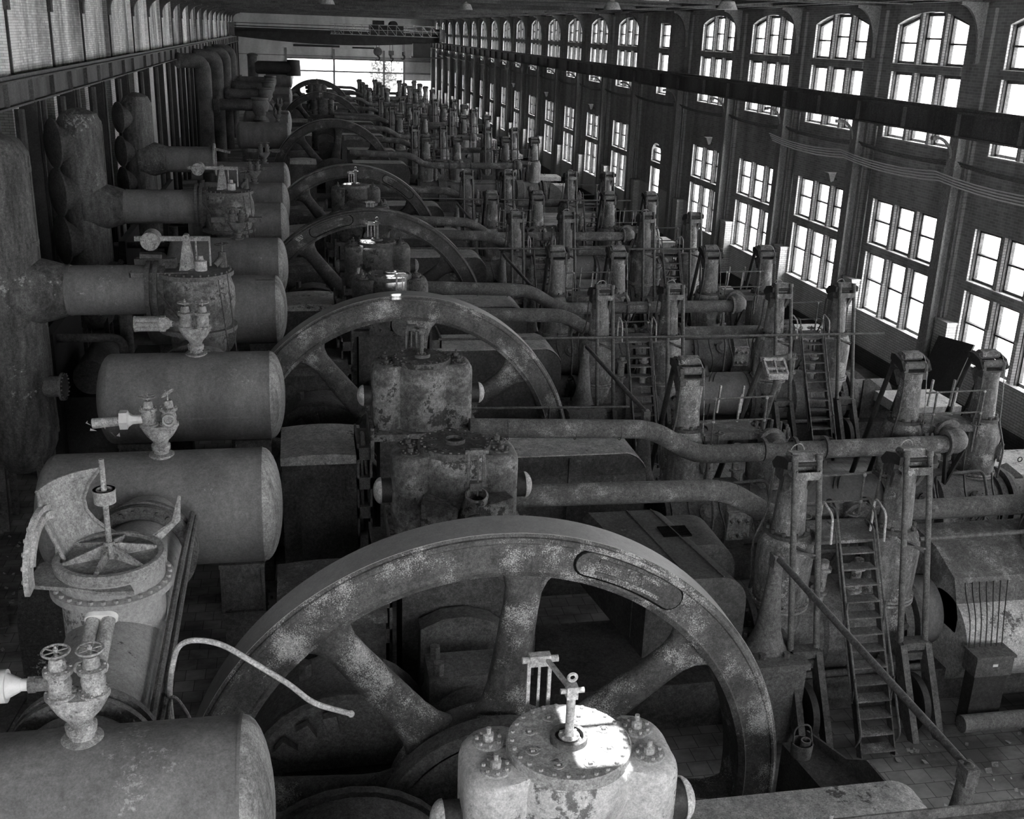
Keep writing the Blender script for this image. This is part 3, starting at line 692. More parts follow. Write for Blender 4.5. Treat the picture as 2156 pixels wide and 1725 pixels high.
# ---- valve towers, gas cylinders, platforms, ladders (i = +1 on the camera-side line, -1 on the far line of each engine)
def make_tower(i, rods, label, loc, wire=True):
    t = thing('valve_tower', label, 'valve tower', loc, 'gas valve towers')
    part('chest', MB().lathe([(1.15,.38),(1.55,.36),(1.66,.36),(1.66,.40),(2.35,.42),(2.55,.41),(2.68,.36),(2.74,.3)], (0,0,0), (0,0,1), 40), 'tower_iron', t)
    part('joint_ring', MB().ring([(1.57,.35),(1.57,.44),(1.61,.44),(1.61,.35)], (0,0,0), (0,0,1), 40).ring([(1.63,.35),(1.63,.44),(1.67,.44),(1.67,.35)], (0,0,0), (0,0,1), 40).bolts((0,0,1.67),(0,0,1),.415,22,.014,.02), 'cast_grey', t)
    part('column', MB().lathe([(2.76,.25),(2.85,.245),(3.5,.205),(3.58,.21),(3.72,.21)], (0,0,0), (0,0,1), 32), 'tower_iron', t)
    part('side_port', MB().lathe([(.3,.15),(.44,.15),(.44,.2),(.49,.2),(.5,.1)], (0,0,2.1), (.75,-i*.66,0), 24).bolts((.49*.75,-i*.49*.66,2.1),(.75,-i*.66,0),.175,8,.014,.025), 'rust_mid', t)
    part('conduit', MB().tube(bend([(-.36,-i*.25,1.7),(-.4,-i*.28,2.5),(-.26,-i*.2,3.0),(-.24,-i*.18,3.6)],.15),.018,6).tube(bend([(.3,-i*.36,.6),(.34,-i*.4,2.2),(.2,-i*.3,2.75)],.15),.022,6), 'rust_dark', t)
    part('base_flange', MB().lathe([(2.72,.33),(2.78,.33)], (0,0,0), (0,0,1), 32).bolts((0,0,2.78),(0,0,1),.29,10,.03,.05), 'rust_dark', t)
    hd = MB().box(-.24,.24,-.16,.16,3.6,3.74).box(-.25,-.17,-.14,.1,3.7,3.92).box(.17,.25,-.14,.1,3.7,3.92).bar((-.16,i*.05,3.45),(-.2,i*.18,3.72),.1,.12).bar((.16,i*.05,3.45),(.2,i*.18,3.72),.1,.12)
    part('head', hd, 'rust_dark', t)
    part('roller', MB().cyl((-.2,-i*.06,3.86),(.2,-i*.06,3.86),.075,.075,18).cyl((-.22,i*.14,3.96),(.22,i*.14,3.96),.06,.06,16), 'rust_mid', t)
    arm = MB()
    for s in (-1,1): arm.prism([(-.18,3.8),(-.05,3.95),(.2,4.02),(.34,4.0),(.34,3.88),(.1,3.82),(-.1,3.74)], lambda p,q,s=s: (s*.27-.025, i*p, q), lambda p,q,s=s: (s*.27+.025, i*p, q))
    arm.cyl((-.3,i*.3,3.94),(.3,i*.3,3.94),.035,.035,12)
    ra = part('rocker_arm', arm, 'black_steel', t)
    tr = MB().box(-.19,.19,i*.16,i*.42,3.74,3.76).box(-.19,-.165,i*.16,i*.42,3.76,3.88).box(.165,.19,i*.16,i*.42,3.76,3.88).box(-.19,.19,i*.16,i*.18,3.76,3.88).box(-.19,.19,i*.40,i*.42,3.76,3.86)
    part('drip_tray', tr, 'tower_iron', ra)
    part('saddle_cap', MB().prism([(.0,3.98),(.05,4.06),(.2,4.08),(.3,4.0),(.3,3.9),(.27,3.9)], lambda p,q: (-.185,i*p,q), lambda p,q: (.185,i*p,q)), 'tower_iron', ra)
    if rods:
        for s in (-1,1):
            pr = MB().cyl((s*.185,i*.32,4.02),(s*.2,i*.95,1.3),.042,.046,12).lathe([(0,.055),(.08,.055)],(s*.185,i*.31,4.0),(0,i*-.2,1),12)
            part('push_rod', pr, 'rail_steel', t)
        part('rod_tie', MB().bar((-.19,i*.62,2.72),(.2,i*.64,2.66),.03,.03).bar((-.1,i*.3,2.7),(.18,i*.62,2.6),.04,.04), 'rail_steel', t)
        b = MB()
        for s in (-1,1): b.prism([(.85,1.32),(1.05,1.32),(1.75,.12),(1.6,.08),(1.3,.35)], lambda p,q,s=s: (s*.2-.05,i*p,q), lambda p,q,s=s: (s*.2+.05,i*p,q))
        b.bar((-.2,i*.95,1.28),(.2,i*.95,1.28),.2,.12).bar((-.25,i*1.0,1.1),(.25,i*1.0,1.1),.05,.12)
        part('cam_bracket', b, 'rust_dark', t)
        part('cam_disc', MB().ring([(-.05,.3),(-.05,.42),(.05,.42),(.05,.3)], (0,i*1.2,.45), (1,0,0), 40).lathe([(-.03,.31),(.03,.31)],(0,i*1.2,.45),(1,0,0),32).cyl((-.3,i*1.2,.45),(.3,i*1.2,.45),.06), 'black_steel', t)
    else:
        for s in (-1,1): part('push_rod', MB().cyl((s*.19,i*.32,4.0),(s*.2,i*1.3,1.1),.05,.055,10), 'black_steel', t)
    if wire: part('wire', MB().tube(bend([(.2,-i*.12,3.9),(.1,-i*.1,4.12),(-.1,0,4.1),(-.15,i*.05,3.95)], .1), .008, 5).tube([(.2,-i*.14,3.9),(.24,-i*.22,3.2),(.25,-i*.32,2.3)], .008, 5), 'cast_grey', t)
    return t

def make_gas_cylinder(i, label, loc):
    t = thing('gas_cylinder', label, 'engine cylinder', loc, 'horizontal gas cylinders')
    b = MB().lathe([(-1.25,.5),(-1.25,.62),(-1.12,.62),(-1.12,.56),(-.6,.6),(-.25,.62),(-.2,.7),(.2,.7),(.25,.62),(.6,.6),(1.12,.56),(1.12,.62),(1.25,.62),(1.25,.5)], (0,0,1.0), (1,0,0), 48)
    part('barrel', b, 'rust_mid', t)
    for s in (-1,1):
        f = MB().ring([(0,.4),(0,.7),(.09,.7),(.09,.4)], (s*1.3,0,1.0), (s,0,0), 48).bolts((s*1.39,0,1.0),(s,0,0),.6,18,.035,.05)
        part('end_flange', f, 'rust_dark', t)
    for x in (-.55,.55):
        p = MB().lathe([(0,.17),(.05,.17),(.06,.13),(.09,.1)], (x,-i*.52,1.3), (0,-i,.5), 24).bolts((x,-i*.56,1.32),(0,-i,.5),.145,8,.014,.03)
        part('cover_plate', p, 'rust_mid', t)
    ig = MB().box(-.22,.22,-i*.58,-i*.72,.8,1.35)
    for x in (-.14,0,.14):
        for z in (.9,1.2): ig.cyl((x,-i*.72,z),(x,-i*.8,z-.02),.045,.035,10)
    part('igniter_bank', ig, 'cast_grey', t)
    ax = MB()
    for x in (-.9,-.3,.3,.9): ax.tube(bend([(x,-i*.7,.5),(x+.05,-i*.78,1.0),(x-.1,-i*.6,1.5),(x,-i*.35,1.75)], .2), .018, 6)
    part('oil_line', ax, 'rust_dark', t)
    part('lay_shaft', MB().cyl((-1.9,i*.78,.62),(1.5,i*.78,.62),.05,.05,12).box(-1.0,-.75,i*.66,i*.9,.45,.8).box(.65,.9,i*.66,i*.9,.45,.8), 'rust_mid', t)
    for x in (-.28,.28):
        n_ = MB().cyl((x,i*.28,1.55),(x,i*.36,2.3),.09,.07,14).lathe([(0,.13),(.05,.13)],(x,i*.3,1.75),(0,i*.1,1),16).lathe([(0,.12),(.05,.12)],(x,i*.35,2.15),(0,i*.1,1),16); part('bonnet', n_, 'cast_grey', t)
    for x in (-1.05,1.05):
        for z in (.75,1.0,1.25): part('stud_nut', MB().cyl((x,i*.55,z),(x,i*.66,z),.07,.06,6), 'rust_dark', t)
    part('drain_pipe', MB().tube(bend([(-.6,-i*.9,.05),(-.6,-i*.9,1.5),(-.6,-i*.62,1.9),(.5,-i*.62,1.95),(.5,-i*.9,1.5),(.5,-i*.95,.05)],.15),.028,8), 'rust_mid', t)
    part('saddle', MB().box(-1.2,1.2,-.5,.5,0,.55).box(-1.3,1.3,-.75,.75,0,.18), 'rust_dark', t)
    vw = MB(); vw.cyl((.35,-i*.66,1.15),(.35,-i*.78,1.15),.02); hand_wheel(vw, (.35,-i*.8,1.1), .12, (0,-i,.15)); hand_wheel(vw, (.6,-i*.8,.95), .09, (0,-i,.15))
    part('handwheel', vw, 'rust_dark', t)
    return t
def make_distance_barrel(label, loc):
    t = thing('distance_barrel', label, 'engine barrel', loc, 'barrels between the gas cylinders')
    part('barrel', MB().lathe([(-.85,.5),(-.82,.54),(.82,.54),(.85,.5)], (0,0,1.15), (1,0,0), 40), 'tank_paint', t)
    part('bed_rail', MB().box(-1.1,1.1,-.75,.75,0,.45), 'rust_dark', t)
    part('oil_pipes', MB().tube(bend([(-.4,-.5,.3),(-.35,-.6,.9),(-.2,-.3,1.65),(0,0,1.72)], .3), .015, 6).tube(bend([(-.3,-.5,.3),(-.25,-.6,.9),(-.1,-.3,1.65),(.1,0,1.72)], .3), .015, 6), 'black_steel', t).name = 'oil_pipe'
    return t

def make_platform(i, ladder, label, loc):
    t = thing('valve_platform', label, 'platform', loc, 'platforms between valve towers')
    poly = [(-.62,-.36),(.62,-.36)] + [(.86+.42*math.cos(a), .42*math.sin(a)) for a in (PI+1.0,PI+.5,PI,PI-.5,PI-1.0)] + [(.62,.36),(-.62,.36)] + [(-.86+.42*math.cos(a), .42*math.sin(a)) for a in (1.0,.5,0,-.5,-1.0)]
    part('deck', MB().prism(poly, lambda p,q: (p,q,2.68), lambda p,q: (p,q,2.73)).box(-.6,.6,-i*.36,-i*.32,2.58,2.68), 'pipe_dust', t)
    o = -i*.42
    r = MB()
    for z in (2.98,3.42): r.cyl((-.72,o,z),(.62,o+.02,z+.02),.018,.018,8)
    for x in (-.5,.5): r.cyl((x,o,2.5),(x,o,3.42),.02,.02,8)
    part('guard_rail', r, 'rail_steel', t)
    cl = MB()
    for x in (-.5,.5):
        for z in (2.98,3.42): cl.ball((x,o,z),.032,8,5)
    part('rail_clamp', cl, 'cast_grey', t)
    for x in (-.38,.42):
        w = MB().cyl((x,-i*.45,2.2),(x,-i*.45,2.76),.02); hand_wheel(w, (x,-i*.45,2.76), .1)
        part('handwheel', w, 'rust_mid', t)
    if ladder:
        for x in (-.42,.42):
            part('grab_rail', MB().tube(bend([(x,i*.1,2.73),(x,i*.1,3.28),(x,i*.45,3.18),(x,i*.5,2.75)], .1), .018, 8), 'rail_pale', t)
    else:
        for x, y in ((-.5,i*.38),(-.1,i*.42),(.35,i*.38),(.1,-i*.1)):
            part('grab_bar', MB().bar((x,y,2.85),(x+.03,y,3.4),.05,.03), 'rail_pale', t)
    return t

def make_ladder(i, label, loc):
    t = thing('ship_ladder', label, 'ladder', loc, 'steep ladders up to the valve platforms')
    y0, z0, y1, z1 = i*1.85, .05, i*.42, 2.72
    for s in (-1,1):
        part('stringer', MB().bar((s*.26,y0,z0),(s*.26,y1,z1),.02,.14,(0,0,1)), 'rust_dark', t)
    n = 13
    for k in range(n):
        f = (k+.5)/n; part('tread', MB().box(-.26,.26, y0+(y1-y0)*f-.1, y0+(y1-y0)*f+.1, z0+(z1-z0)*f-.012, z0+(z1-z0)*f+.012), 'pipe_dust', t)
    for s in (-1,1):
        x = s*.3; h = MB()
        h.tube(bend([(x,i*.1,2.73+.45),(x,i*.32,2.73+.48),(x,i*1.0,1.9),(x,y0+i*.02,z0+.35),(x,y0-i*.1,z0+.12)], .12), .018, 8)
        h.tube(bend([(x,i*.12,2.73+.2),(x,i*.35,2.73+.22),(x,i*1.05,1.55),(x,i*1.5,.72)], .1), .015, 8)
        for f in (.25,.6): h.cyl((x,y0+(y1-y0)*f,z0+(z1-z0)*f),(x,y0+(y1-y0)*f+i*.0,z0+(z1-z0)*f+.4),.014,.014,6)
        part('hand_rail', h, 'rail_steel', t)
    return t

def make_pipe(i, label, loc):
    t = thing('gas_pipe', label, 'pipe', loc, 'bent gas pipes')
    y = -i*.7
    q = 0 if i > 0 else .32; path = bend([(2.75,y*.85,3.16),(6.0+q,y,3.06),(6.85+q,y,2.54),(11.9,y,2.56)], .34, 10)
    part('pipe_run', MB().tube(path, .168, 28), 'pipe_dust', t, 50)
    for x in (3.4,4.6,5.4): w = MB().torus((x,y*.95 if x<5 else y,3.14-(x-2.75)*.03),(1,0,-.02),.168,.007,28); part('weld_seam', w, 'pipe_dust', t)
    for p, q in ((path[4],path[5]),(path[8],path[9]),(path[13],path[14]),(path[17],path[18])): part('weld_seam', MB().torus(p, Vector(q)-Vector(p), .169, .006, 28), 'pipe_dust', t)
    for x in (8.15,8.75,9.35):
        part('pipe_flange', MB().ring([(-.03,.16),(-.03,.215),(.03,.215),(.03,.16)], (x,y,2.59), (1,0,0), 28).bolts((x+.03,y,2.59),(1,0,0),.195,12,.012,.02), 'rust_dark', t)
    e = MB().ball((12.02,y+i*.06,2.6),.25,24,12).ring([(-.03,.17),(-.03,.25),(.03,.25),(.03,.17)], (11.82,y,2.58),(1,0,0),32).bolts((11.85,y,2.58),(1,0,0),.22,14,.014,.02)
    e.cyl((12.02,y+i*.1,2.62),(12.05,y+i*.45,2.65),.2,.22,24).lathe([(0,.27),(.05,.27)],(12.05,y+i*.3,2.66),(0,i,.0),28)
    part('end_elbow', e, 'rust_mid', t)
    b = MB().cyl((8.45,y,2.6),(8.45,y+i*.5,2.62),.18,.2,24).lathe([(0,.26),(.05,.26)],(8.45,y+i*.28,2.62),(0,i,0),28)
    part('branch', b, 'rust_mid', t)
    for x in (8.75,11.9): v = MB().bar((x-.12,y-i*.1,2.45),(x+.02,y-i*.0,1.75),.035,.1,(0,1,0)); v.bar((x+.25,y-i*.1,2.5),(x+.02,y,1.75),.035,.1,(0,1,0)); part('sling', v, 'black_steel', t)
    return t

def make_hood(i, deep, label, loc):
    t = thing('crosshead_hood', label, 'machine hood', loc, 'rounded crosshead hoods')
    ya, yb = (-.65,.65)
    r = .5
    prof = [(2.95,.6),(2.95,2.6)] + [(5.98-r+r*math.sin(PI/2*k/8), 2.6-r+r*math.cos(PI/2*k/8)) for k in range(9)] + [(5.98,.6)]
    m = MB().prism(prof, lambda p,q: (p,ya,q), lambda p,q: (p,yb,q))
    part('casing', m, 'hood_iron', t, 40)
    tp = [(2.93,2.605)] + [(5.99-r+r*math.sin(PI/2*k/8), 2.605-r+r*math.cos(PI/2*k/8)+.012*(k>0)) for k in range(7)]
    bk = [(a,b+.02) for a,b in tp[::-1]]
    part('top_sheet', MB().prism(tp+bk, lambda p,q: (p,ya-.03,q), lambda p,q: (p,yb+.03,q)), 'dusty_slab', t, 40)
    s = MB()
    for x in (3.35,4.55): s.bar((x,-i*.67,.7),(x,-i*.67,2.55),.04,.05,(0,1,0))
    s.bar((3.0,-i*.66,2.2),(5.8,-i*.66,2.2),.012,.012)
    part('panel_strip', s, 'rust_dark', t)
    return t

def make_left_cover(i, label, loc):
    t = thing('crank_cover', label, 'crank cover', loc, 'crank covers left of the blocks')
    y0, y1 = -.3*i, 1.25*i
    z = 2.6 if i > 0 else 2.4
    n = 8; top = [(-.45,z)] + [(-.45+1.42*k/n, z+.05*math.sin(PI*k/n)) for k in range(1,n)] + [(.97,z)]
    part('slab', MB().prism(top + [(.97,z-.14),(-.45,z-.14)], lambda p,q: (p,y0,q), lambda p,q: (p,y1,q)), 'dusty_slab' if i > 0 else 'pipe_dust', t)
    s = MB().box(-.43,.95,y0*.95,y1*.97,.3,z-.14)
    for x in (-.1,.6): s.box(x-.03,x+.03,y0*1.1,y0*.9,.4,z-.16)
    part('casing', s, 'rust_dark', t)
    return t

def make_guard(i, label, loc):                                   # arched splash guard over the crank
    t = thing('crank_guard', label, 'crank guard', loc, 'arched crank guards')
    R = 1.15; pr = arc(.35, .85, R, 0.05, PI-.05, 14) + arc(.35, .85, R-.12, PI-.05, .05, 14)
    part('shell', MB().prism(pr, lambda p,q: (p,i*1.45,q), lambda p,q: (p,i*2.45,q)).prism(arc(.35,.85,R-.1,.05,PI-.05,14), lambda p,q: (p,i*2.3,q), lambda p,q: (p,i*2.35,q)), 'rust_mid', t)
    part('flange_lip', MB().prism(arc(.35,.85,R+.06,.05,PI-.05,14)+arc(.35,.85,R-.02,PI-.05,.05,14), lambda p,q: (p,i*2.4,q), lambda p,q: (p,i*2.5,q)), 'rust_dark', t)
    for q in range(6):
        a = math.radians(100+20*q); x, z = .35+.9*math.cos(a), .8+.9*math.sin(a)
        part('anchor_block', MB().bar((x-.1*math.cos(a),i*2.52,z-.1*math.sin(a)),(x+.12*math.cos(a),i*2.52,z+.12*math.sin(a)),.16,.12,(0,1,0)), 'rust_mid', t)
    part('cap_nut', MB().cyl((-.1,i*1.8,1.85),(-.1,i*1.8,2.1),.09,.09,6), 'rust_dark', t); part('cap_nut', MB().cyl((.8,i*1.8,1.85),(.8,i*1.8,2.05),.08,.08,6), 'rust_dark', t)
    return t

def make_bed(i, label, loc):
    t = thing('engine_bed', label, 'engine bed', loc, 'engine beds')
    m = MB().box(-.6,14.6,-.8,.8,-.02,.55).box(-.9,3.2,i*.5,i*2.35,-.02,.8).box(2.6,6.6,-.95,.95,0,.75)
    part('casting', m, 'rust_dark', t)
    b = MB().lathe([(-.35,.62),(.35,.62)], (SX,i*1.7,SZ), (0,1,0), 32).box(SX-.75,SX+.75,i*1.35,i*2.05,.5,1.1)
    part('main_bearing', b, 'rust_mid', t)
    cap = MB().box(SX-.55,SX+.55,i*1.4,i*2.0,1.45,1.85)
    for x in (-.42,.42):
        for y in (1.5,1.9): cap.cyl((SX+x,i*y,1.85),(SX+x,i*y,2.02),.07,.07,6)
    part('bearing_cap', cap, 'rust_mid', t)
    part('crank_web', MB().prism(arc(SX,SZ,.95,-PI/2-.6,PI/2+.6,12), lambda p,q: (p,i*.55,q), lambda p,q: (p,i*.85,q)), 'rust_dark', t)
    return t

def make_tail(i, label, loc):
    t = thing('tail_slide', label, 'tail slide', loc, 'tail slides by the window wall')
    p = [(0,.3),(0,1.55),(.15,1.6),(.5,1.35),(.8,1.0),(1.3,.85),(1.6,.85),(1.6,.3)]
    part('cheek', MB().prism(p, lambda a,q: (a,-.5,q), lambda a,q: (a,-.42,q)).prism(p, lambda a,q: (a,.42,q), lambda a,q: (a,.5,q)).box(0,1.6,-.5,.5,.0,.4), 'rust_dark', t)
    part('guide_tube', MB().cyl((-.3,0,1.0),(.9,0,1.0),.42,.42,28).lathe([(0,.62),(.1,.62)],(-.25,0,1.0),(1,0,0),36).bolts((-.15,0,1.0),(1,0,0),.55,14,.035,.05), 'rust_mid', t)
    part('slab', MB().box(.3,1.9,i*.55,i*1.9,1.05,1.3), 'dusty_slab', t)
    part('lifting_eye', MB().torus((1.0,i*1.2,1.36),(0,1,0),.05,.012,16), 'black_steel', t)
    return t

def make_horn(i, label, loc):
    t = thing('pedestal_horn', label, 'pedestal', loc, 'flared pedestals of the cross shafts')
    part('plinth', MB().box(-.42,.42,-.5,.5,0,1.22).box(-.46,.46,-.54,.54,1.22,1.32), 'rust_mid', t)
    part('horn', MB().lathe([(1.32,.3),(1.38,.26),(1.6,.19),(2.0,.14),(2.4,.1),(2.62,.09)], (0,0,0), (0,0,1), 28).box(-.07,.07,-.09,.09,2.6,2.8), 'rust_mid', t)
    for q in range(6): part('base_nut', MB().lathe([(0,.05),(.07,.05)], (.36*math.cos(q*PI/3),.36*math.sin(q*PI/3),1.32), (0,0,1), 6), 'rust_dark', t)
    return t

# ---- place them
XT = [6.97, 8.7, 11.45, 13.1]
BODY = {('L',0):('flaked_white','cover_grey'),('R',0):('flaked_grey','flaked_dark'),('L',1):('flaked_grey','flaked_dark'),('R',1):('flaked_dark','rust_mid'),('L',2):('flaked_dark','rust_dark'),('R',2):('flaked_dark','rust_mid'),('L',3):('flaked_dark','rust_mid')}
BLAB = {('L',0):'white flaking lobed valve block with sunlit round cover, in front of first flywheel',
 ('R',0):'grey lobed valve block just behind the front flywheel rim, upright link on its face',
 ('L',1):'grey streaked lobed valve block standing in front of the second flywheel',
 ('R',1):'dark lobed valve block with sunlit bolted top just behind the second flywheel rim',
 ('L',2):'dark mottled lobed valve block with tall rod in front of the third flywheel',
 ('R',2):'dark lobed valve block just behind the third flywheel rim',
 ('L',3):'dark lobed valve block with round lobes and rod in front of the fourth flywheel'}
SIDE = {'L':'camera-side line','R':'window-end line'}
def lname(sd, k): return '%s line of the %s engine' % ({'L':'near','R':'rear'}[sd], ENG[k])

proto = {}
def place(key, maker, label, loc, drop=()):
    if key not in proto: proto[key] = maker(label, loc); return proto[key]
    return dup(proto[key], loc, label, drop)
TN = ['first','second','third','window-end']
for k, ym in enumerate(UNITS):
    far = k >= 4
    for sd, i in (('L',1),('R',-1)):
        y = ym - i*HALF; who = lname(sd, k)
        if (sd,k) in BODY:
            b, tp = BODY[(sd,k)]; make_block(i, b, tp, BLAB[(sd,k)], (SX,y,0), sd == 'L')
        elif k in (6,7): place(('blk',sd), lambda l,p: make_block(i,'flaked_dark','rust_dark',l,p,sd=='L'), 'black lobed valve block on the %s' % who, (SX,y,0), ('cored_leg','cover_plug','link_guide','nozzle','blank_flange'))
        if k == 0 and sd == 'R': pass
        else: place(('hood',sd), lambda l,p: make_hood(i,0,l,p), 'rounded crosshead hood on the %s' % who, (0,y+(.3 if k == 0 else 0),.1 if k == 0 else 0), ('panel_strip',) if far else ())
        place(('lcov',sd), lambda l,p: make_left_cover(i,l,p), 'flat dusty crank cover on the %s, tank side' % who, (0,y,0))
        if not far: place(('grd',sd), lambda l,p: make_guard(i,l,p), 'arched crank guard on the %s' % who, (0,y,0))
        place(('bed',sd), lambda l,p: make_bed(i,l,p), 'low cast engine bed under the %s' % who, (0,y,0), ('main_bearing','bearing_cap') if far else ())
        place(('pipe',sd), lambda l,p: make_pipe(i,l,p), 'bent gas pipe along the %s' % who, (0,y,0), ('weld_seam','sling','branch') if far else ())
        yt = y + i*.2
        for j, x in enumerate(XT):
            if k == 0 and sd == 'L' : continue
            nm = 'valve tower, %s from the flywheels, on the %s' % (TN[j] if j < 3 else 'last', who)
            if k == 1 and sd == 'L' and j == 1: continue
            place(('tow',sd), lambda l,p: make_tower(i, sd=='R', l, p), nm, (x,yt,0), ('wire','rod_tie','cam_disc','cam_bracket','side_port','conduit') if far else ())
        for j, x in enumerate((7.835, 12.275)):
            if k == 0 and sd == 'L': continue
            end = ('flywheel end','window end')[j]
            place(('cyl',sd), lambda l,p: make_gas_cylinder(i,l,p), 'gas cylinder at the %s of the %s' % (end, who), (x,y,0), ('oil_line','handwheel','igniter_bank','stud_nut','drain_pipe','lay_shaft') if far else ())
            place(('plat',sd), lambda l,p: make_platform(i, sd=='R', l, p), 'valve platform at the %s of the %s' % (end, who), (x,yt,0), ('rail_clamp','grab_bar') if far else ())
            if sd == 'R': place(('lad',sd), lambda l,p: make_ladder(i,l,p), 'steep ladder at the %s of the %s' % (end, who), (x,yt,0), ('hand_rail',) if k > 5 else ())
        if not (k == 0 and sd == 'L'):
            place('dist', lambda l,p: make_distance_barrel(l,p), 'smooth barrel between the gas cylinders on the %s' % who, (10.06,y,0))
            place(('tail',sd), lambda l,p: make_tail(i,l,p), 'curved tail slide ending the %s by the windows' % who, (13.95,y,0))
        if not far:
            place(('horn',sd), lambda l,p: make_horn(i,l,p), 'flared pedestal beside the %s' % who, (6.45,y+i*1.0,0))
def shaft(label, loc):
    o = part('cross_shaft', MB().cyl((0,-HALF+1.0,2.76),(0,HALF-1.0,2.76),.045,.045,14).ball((0,-HALF+1.0,2.76),.07,10,6).ball((0,HALF-1.0,2.76),.07,10,6), 'rail_steel'); o.location = loc
    return tag(o, label, 'shaft', 'cross shafts on pedestals')
s0 = shaft('thin slanting cross shaft over the floor of the front engine', (6.45,UNITS[0],0))
for k in (1,2,3): dup(s0, (6.45,UNITS[k],0), 'thin slanting cross shaft spanning the %s engine' % ENG[k])

# the second tower of the second engine's near line has lost its column
def headless(label, loc):
    t = thing('valve_chest', label, 'valve chest', loc)
    part('chest', MB().lathe([(1.15,.38),(1.55,.36),(1.66,.36),(1.66,.40),(2.2,.42),(2.42,.41),(2.5,.36),(2.5,.26),(2.3,.26)], (0,0,0), (0,0,1), 40, cap=False).lathe([(2.3,.27),(2.32,.27)], (0,0,0), (0,0,1), 32), 'tower_iron', t)
    part('joint_ring', MB().ring([(1.57,.35),(1.57,.44),(1.67,.44),(1.67,.35)], (0,0,0), (0,0,1), 40), 'cast_grey', t)
    s = MB()
    for k in range(11): a = 2*PI*k/11; s.cyl((.31*math.cos(a),.31*math.sin(a),2.48),(.31*math.cos(a),.31*math.sin(a),2.72),.028,.028,8)
    part('stud', s, 'rust_mid', t, label='bare studs round the open mouth')
    return t
headless('open valve chest with bare studs, its column missing', (XT[1], L_(1)+.2, 0))
def loose_rocker(label, loc):
    t = thing('rocker_frame', label, 'rocker', loc)
    part('frame', MB().bar((-.2,0,0),(-.2,-.28,-.22),.04,.1).bar((.2,0,0),(.2,-.28,-.22),.04,.1).bar((-.2,0,.02),(.2,0,.02),.1,.06).bar((-.2,-.15,-.12),(.2,-.15,-.12),.1,.05).bar((-.2,-.28,-.24),(.2,-.28,-.24),.1,.12).bar((0,-.05,0),(0,-.26,-.2),.03,.06), 'cast_grey', t)
    part('push_rod', MB().cyl((-.2,.02,-.05),(-.75,.35,-2.6),.05,.06,10), 'black_steel', t)
    part('push_rod', MB().cyl((.12,-.1,-.2),(.0,.5,-2.5),.05,.06,10), 'rail_steel', t)
    part('pin', MB().cyl((-.26,.03,.0),(.32,.03,.04),.05,.05,12).ball((.32,.03,.04),.07,10,6), 'rust_mid', t)
    return t
loose_rocker('box-shaped rocker frame propped on leaning rods over the open chest', (XT[1]+.12, L_(1)+.75, 3.85))

# ------------------------------------------------------------------ tanks, relief valves and air mains on the wall side
TANKS = [(L_(0)+.53,'foremost air tank under the pale twin valve'),(R_(0),'air tank with a dent behind the round disc valve'),(L_(1)+.53,'air tank behind the torn-wrapper twin valve'),
         (R_(1),'air tank with a square patch behind the domed valve chamber'),(L_(2)+.53,'air tank with scratched marks, third pair, in front'),(R_(2),'blotched air tank of the third pair, behind'),
         (L_(3)+.53,'dusty air tank of the fourth pair, in front'),(R_(3),'dusty air tank of the fourth pair, behind'),
         (65.6,'dark air tank beyond the gap, first of the small row'),(75.2,'dark air tank beyond the gap, second of the small row'),(93.5,'dark air tank, third beyond the gap'),(104.0,'dark air tank, fourth beyond the gap'),(131.0,'rearmost air tank against the bright end opening')]
for j, (y, lab) in enumerate(TANKS):
    place('tank', lambda l,p: make_tank(l,p,1), lab, (-1.9,y,3.48), ('lagging_strip',) if j > 7 else ())
pt = part('cut_patch', MB().box(-1.02,-.62,R_(1)-.25,R_(1)-.05,4.19,4.21), 'black_steel'); tag(pt, 'square cut patch in the top of the tank behind the domed chamber', 'patch')
TV = [(-1.80,L_(0)+.62,4.23,0,'twin valve with pale cone and white twin tube on the foremost tank'),
      (-1.86,R_(0),4.245,2,'twin valve with torn wrapper and one tilted handwheel'),(-1.80,L_(1)+.55,4.24,1,'twin valve with hexagonal silencer drum before the domed chamber'),
      (-1.62,L_(2)+.5,4.24,3,'twin valve with two flat boxes on the third tank pair'),(-1.55,L_(3)+.5,4.24,4,'rusty twin valve on the fourth tank pair, in front'),(-1.35,R_(3)-.2,4.24,4,'rusty twin valve on the fourth tank pair, behind')]
tv3 = None
for x, y, z, st, lab in TV:
    if st == 4 and tv3: dup(tv3, (x,y,z), lab)
    else:
        o = make_twin_valve(lab, (x,y,z), st, 'cast_grey' if st < 3 else 'rust_mid', tilt=(st == 2))
        k_ = .9 if st == 1 else .8; o.scale = (k_,k_,k_)
        if st == 4: tv3 = o
for y, lab in ((66.0,'rusty twin valve on the first small tank beyond the gap'),(75.0,'rusty twin valve on the second small tank beyond the gap'),(131,'small twin valve on the rearmost tank')):
    dup(tv3, (-1.1,y,4.24), lab)
def pier(y, lab, z=2.6):
    o = part('concrete_pier', MB().prism([(-.55,0),(.55,0),(.55,z-.35),(.3,z),(-.3,z),(-.55,z-.35)], lambda p,q: (-.35,p,q), lambda p,q: (.35,p,q)), 'dirt'); o.location = (-3.35,y,0)
    return tag(o, lab, 'pier', 'piers at the blind ends of the tanks')
pp = pier(R_(0)-.1, 'dark pier at the blind end of the dented tank')
for y, lab in ((L_(1)+.3,'dark pier at the blind end of the tank behind the torn wrapper'),(R_(1),'dark pier at the blind end of the patched tank'),(L_(2),'dark pier at the blind end of the scratched tank')):
    o = pp.copy(); COL.objects.link(o); o.location = (-3.35,y,0); o['label'] = lab

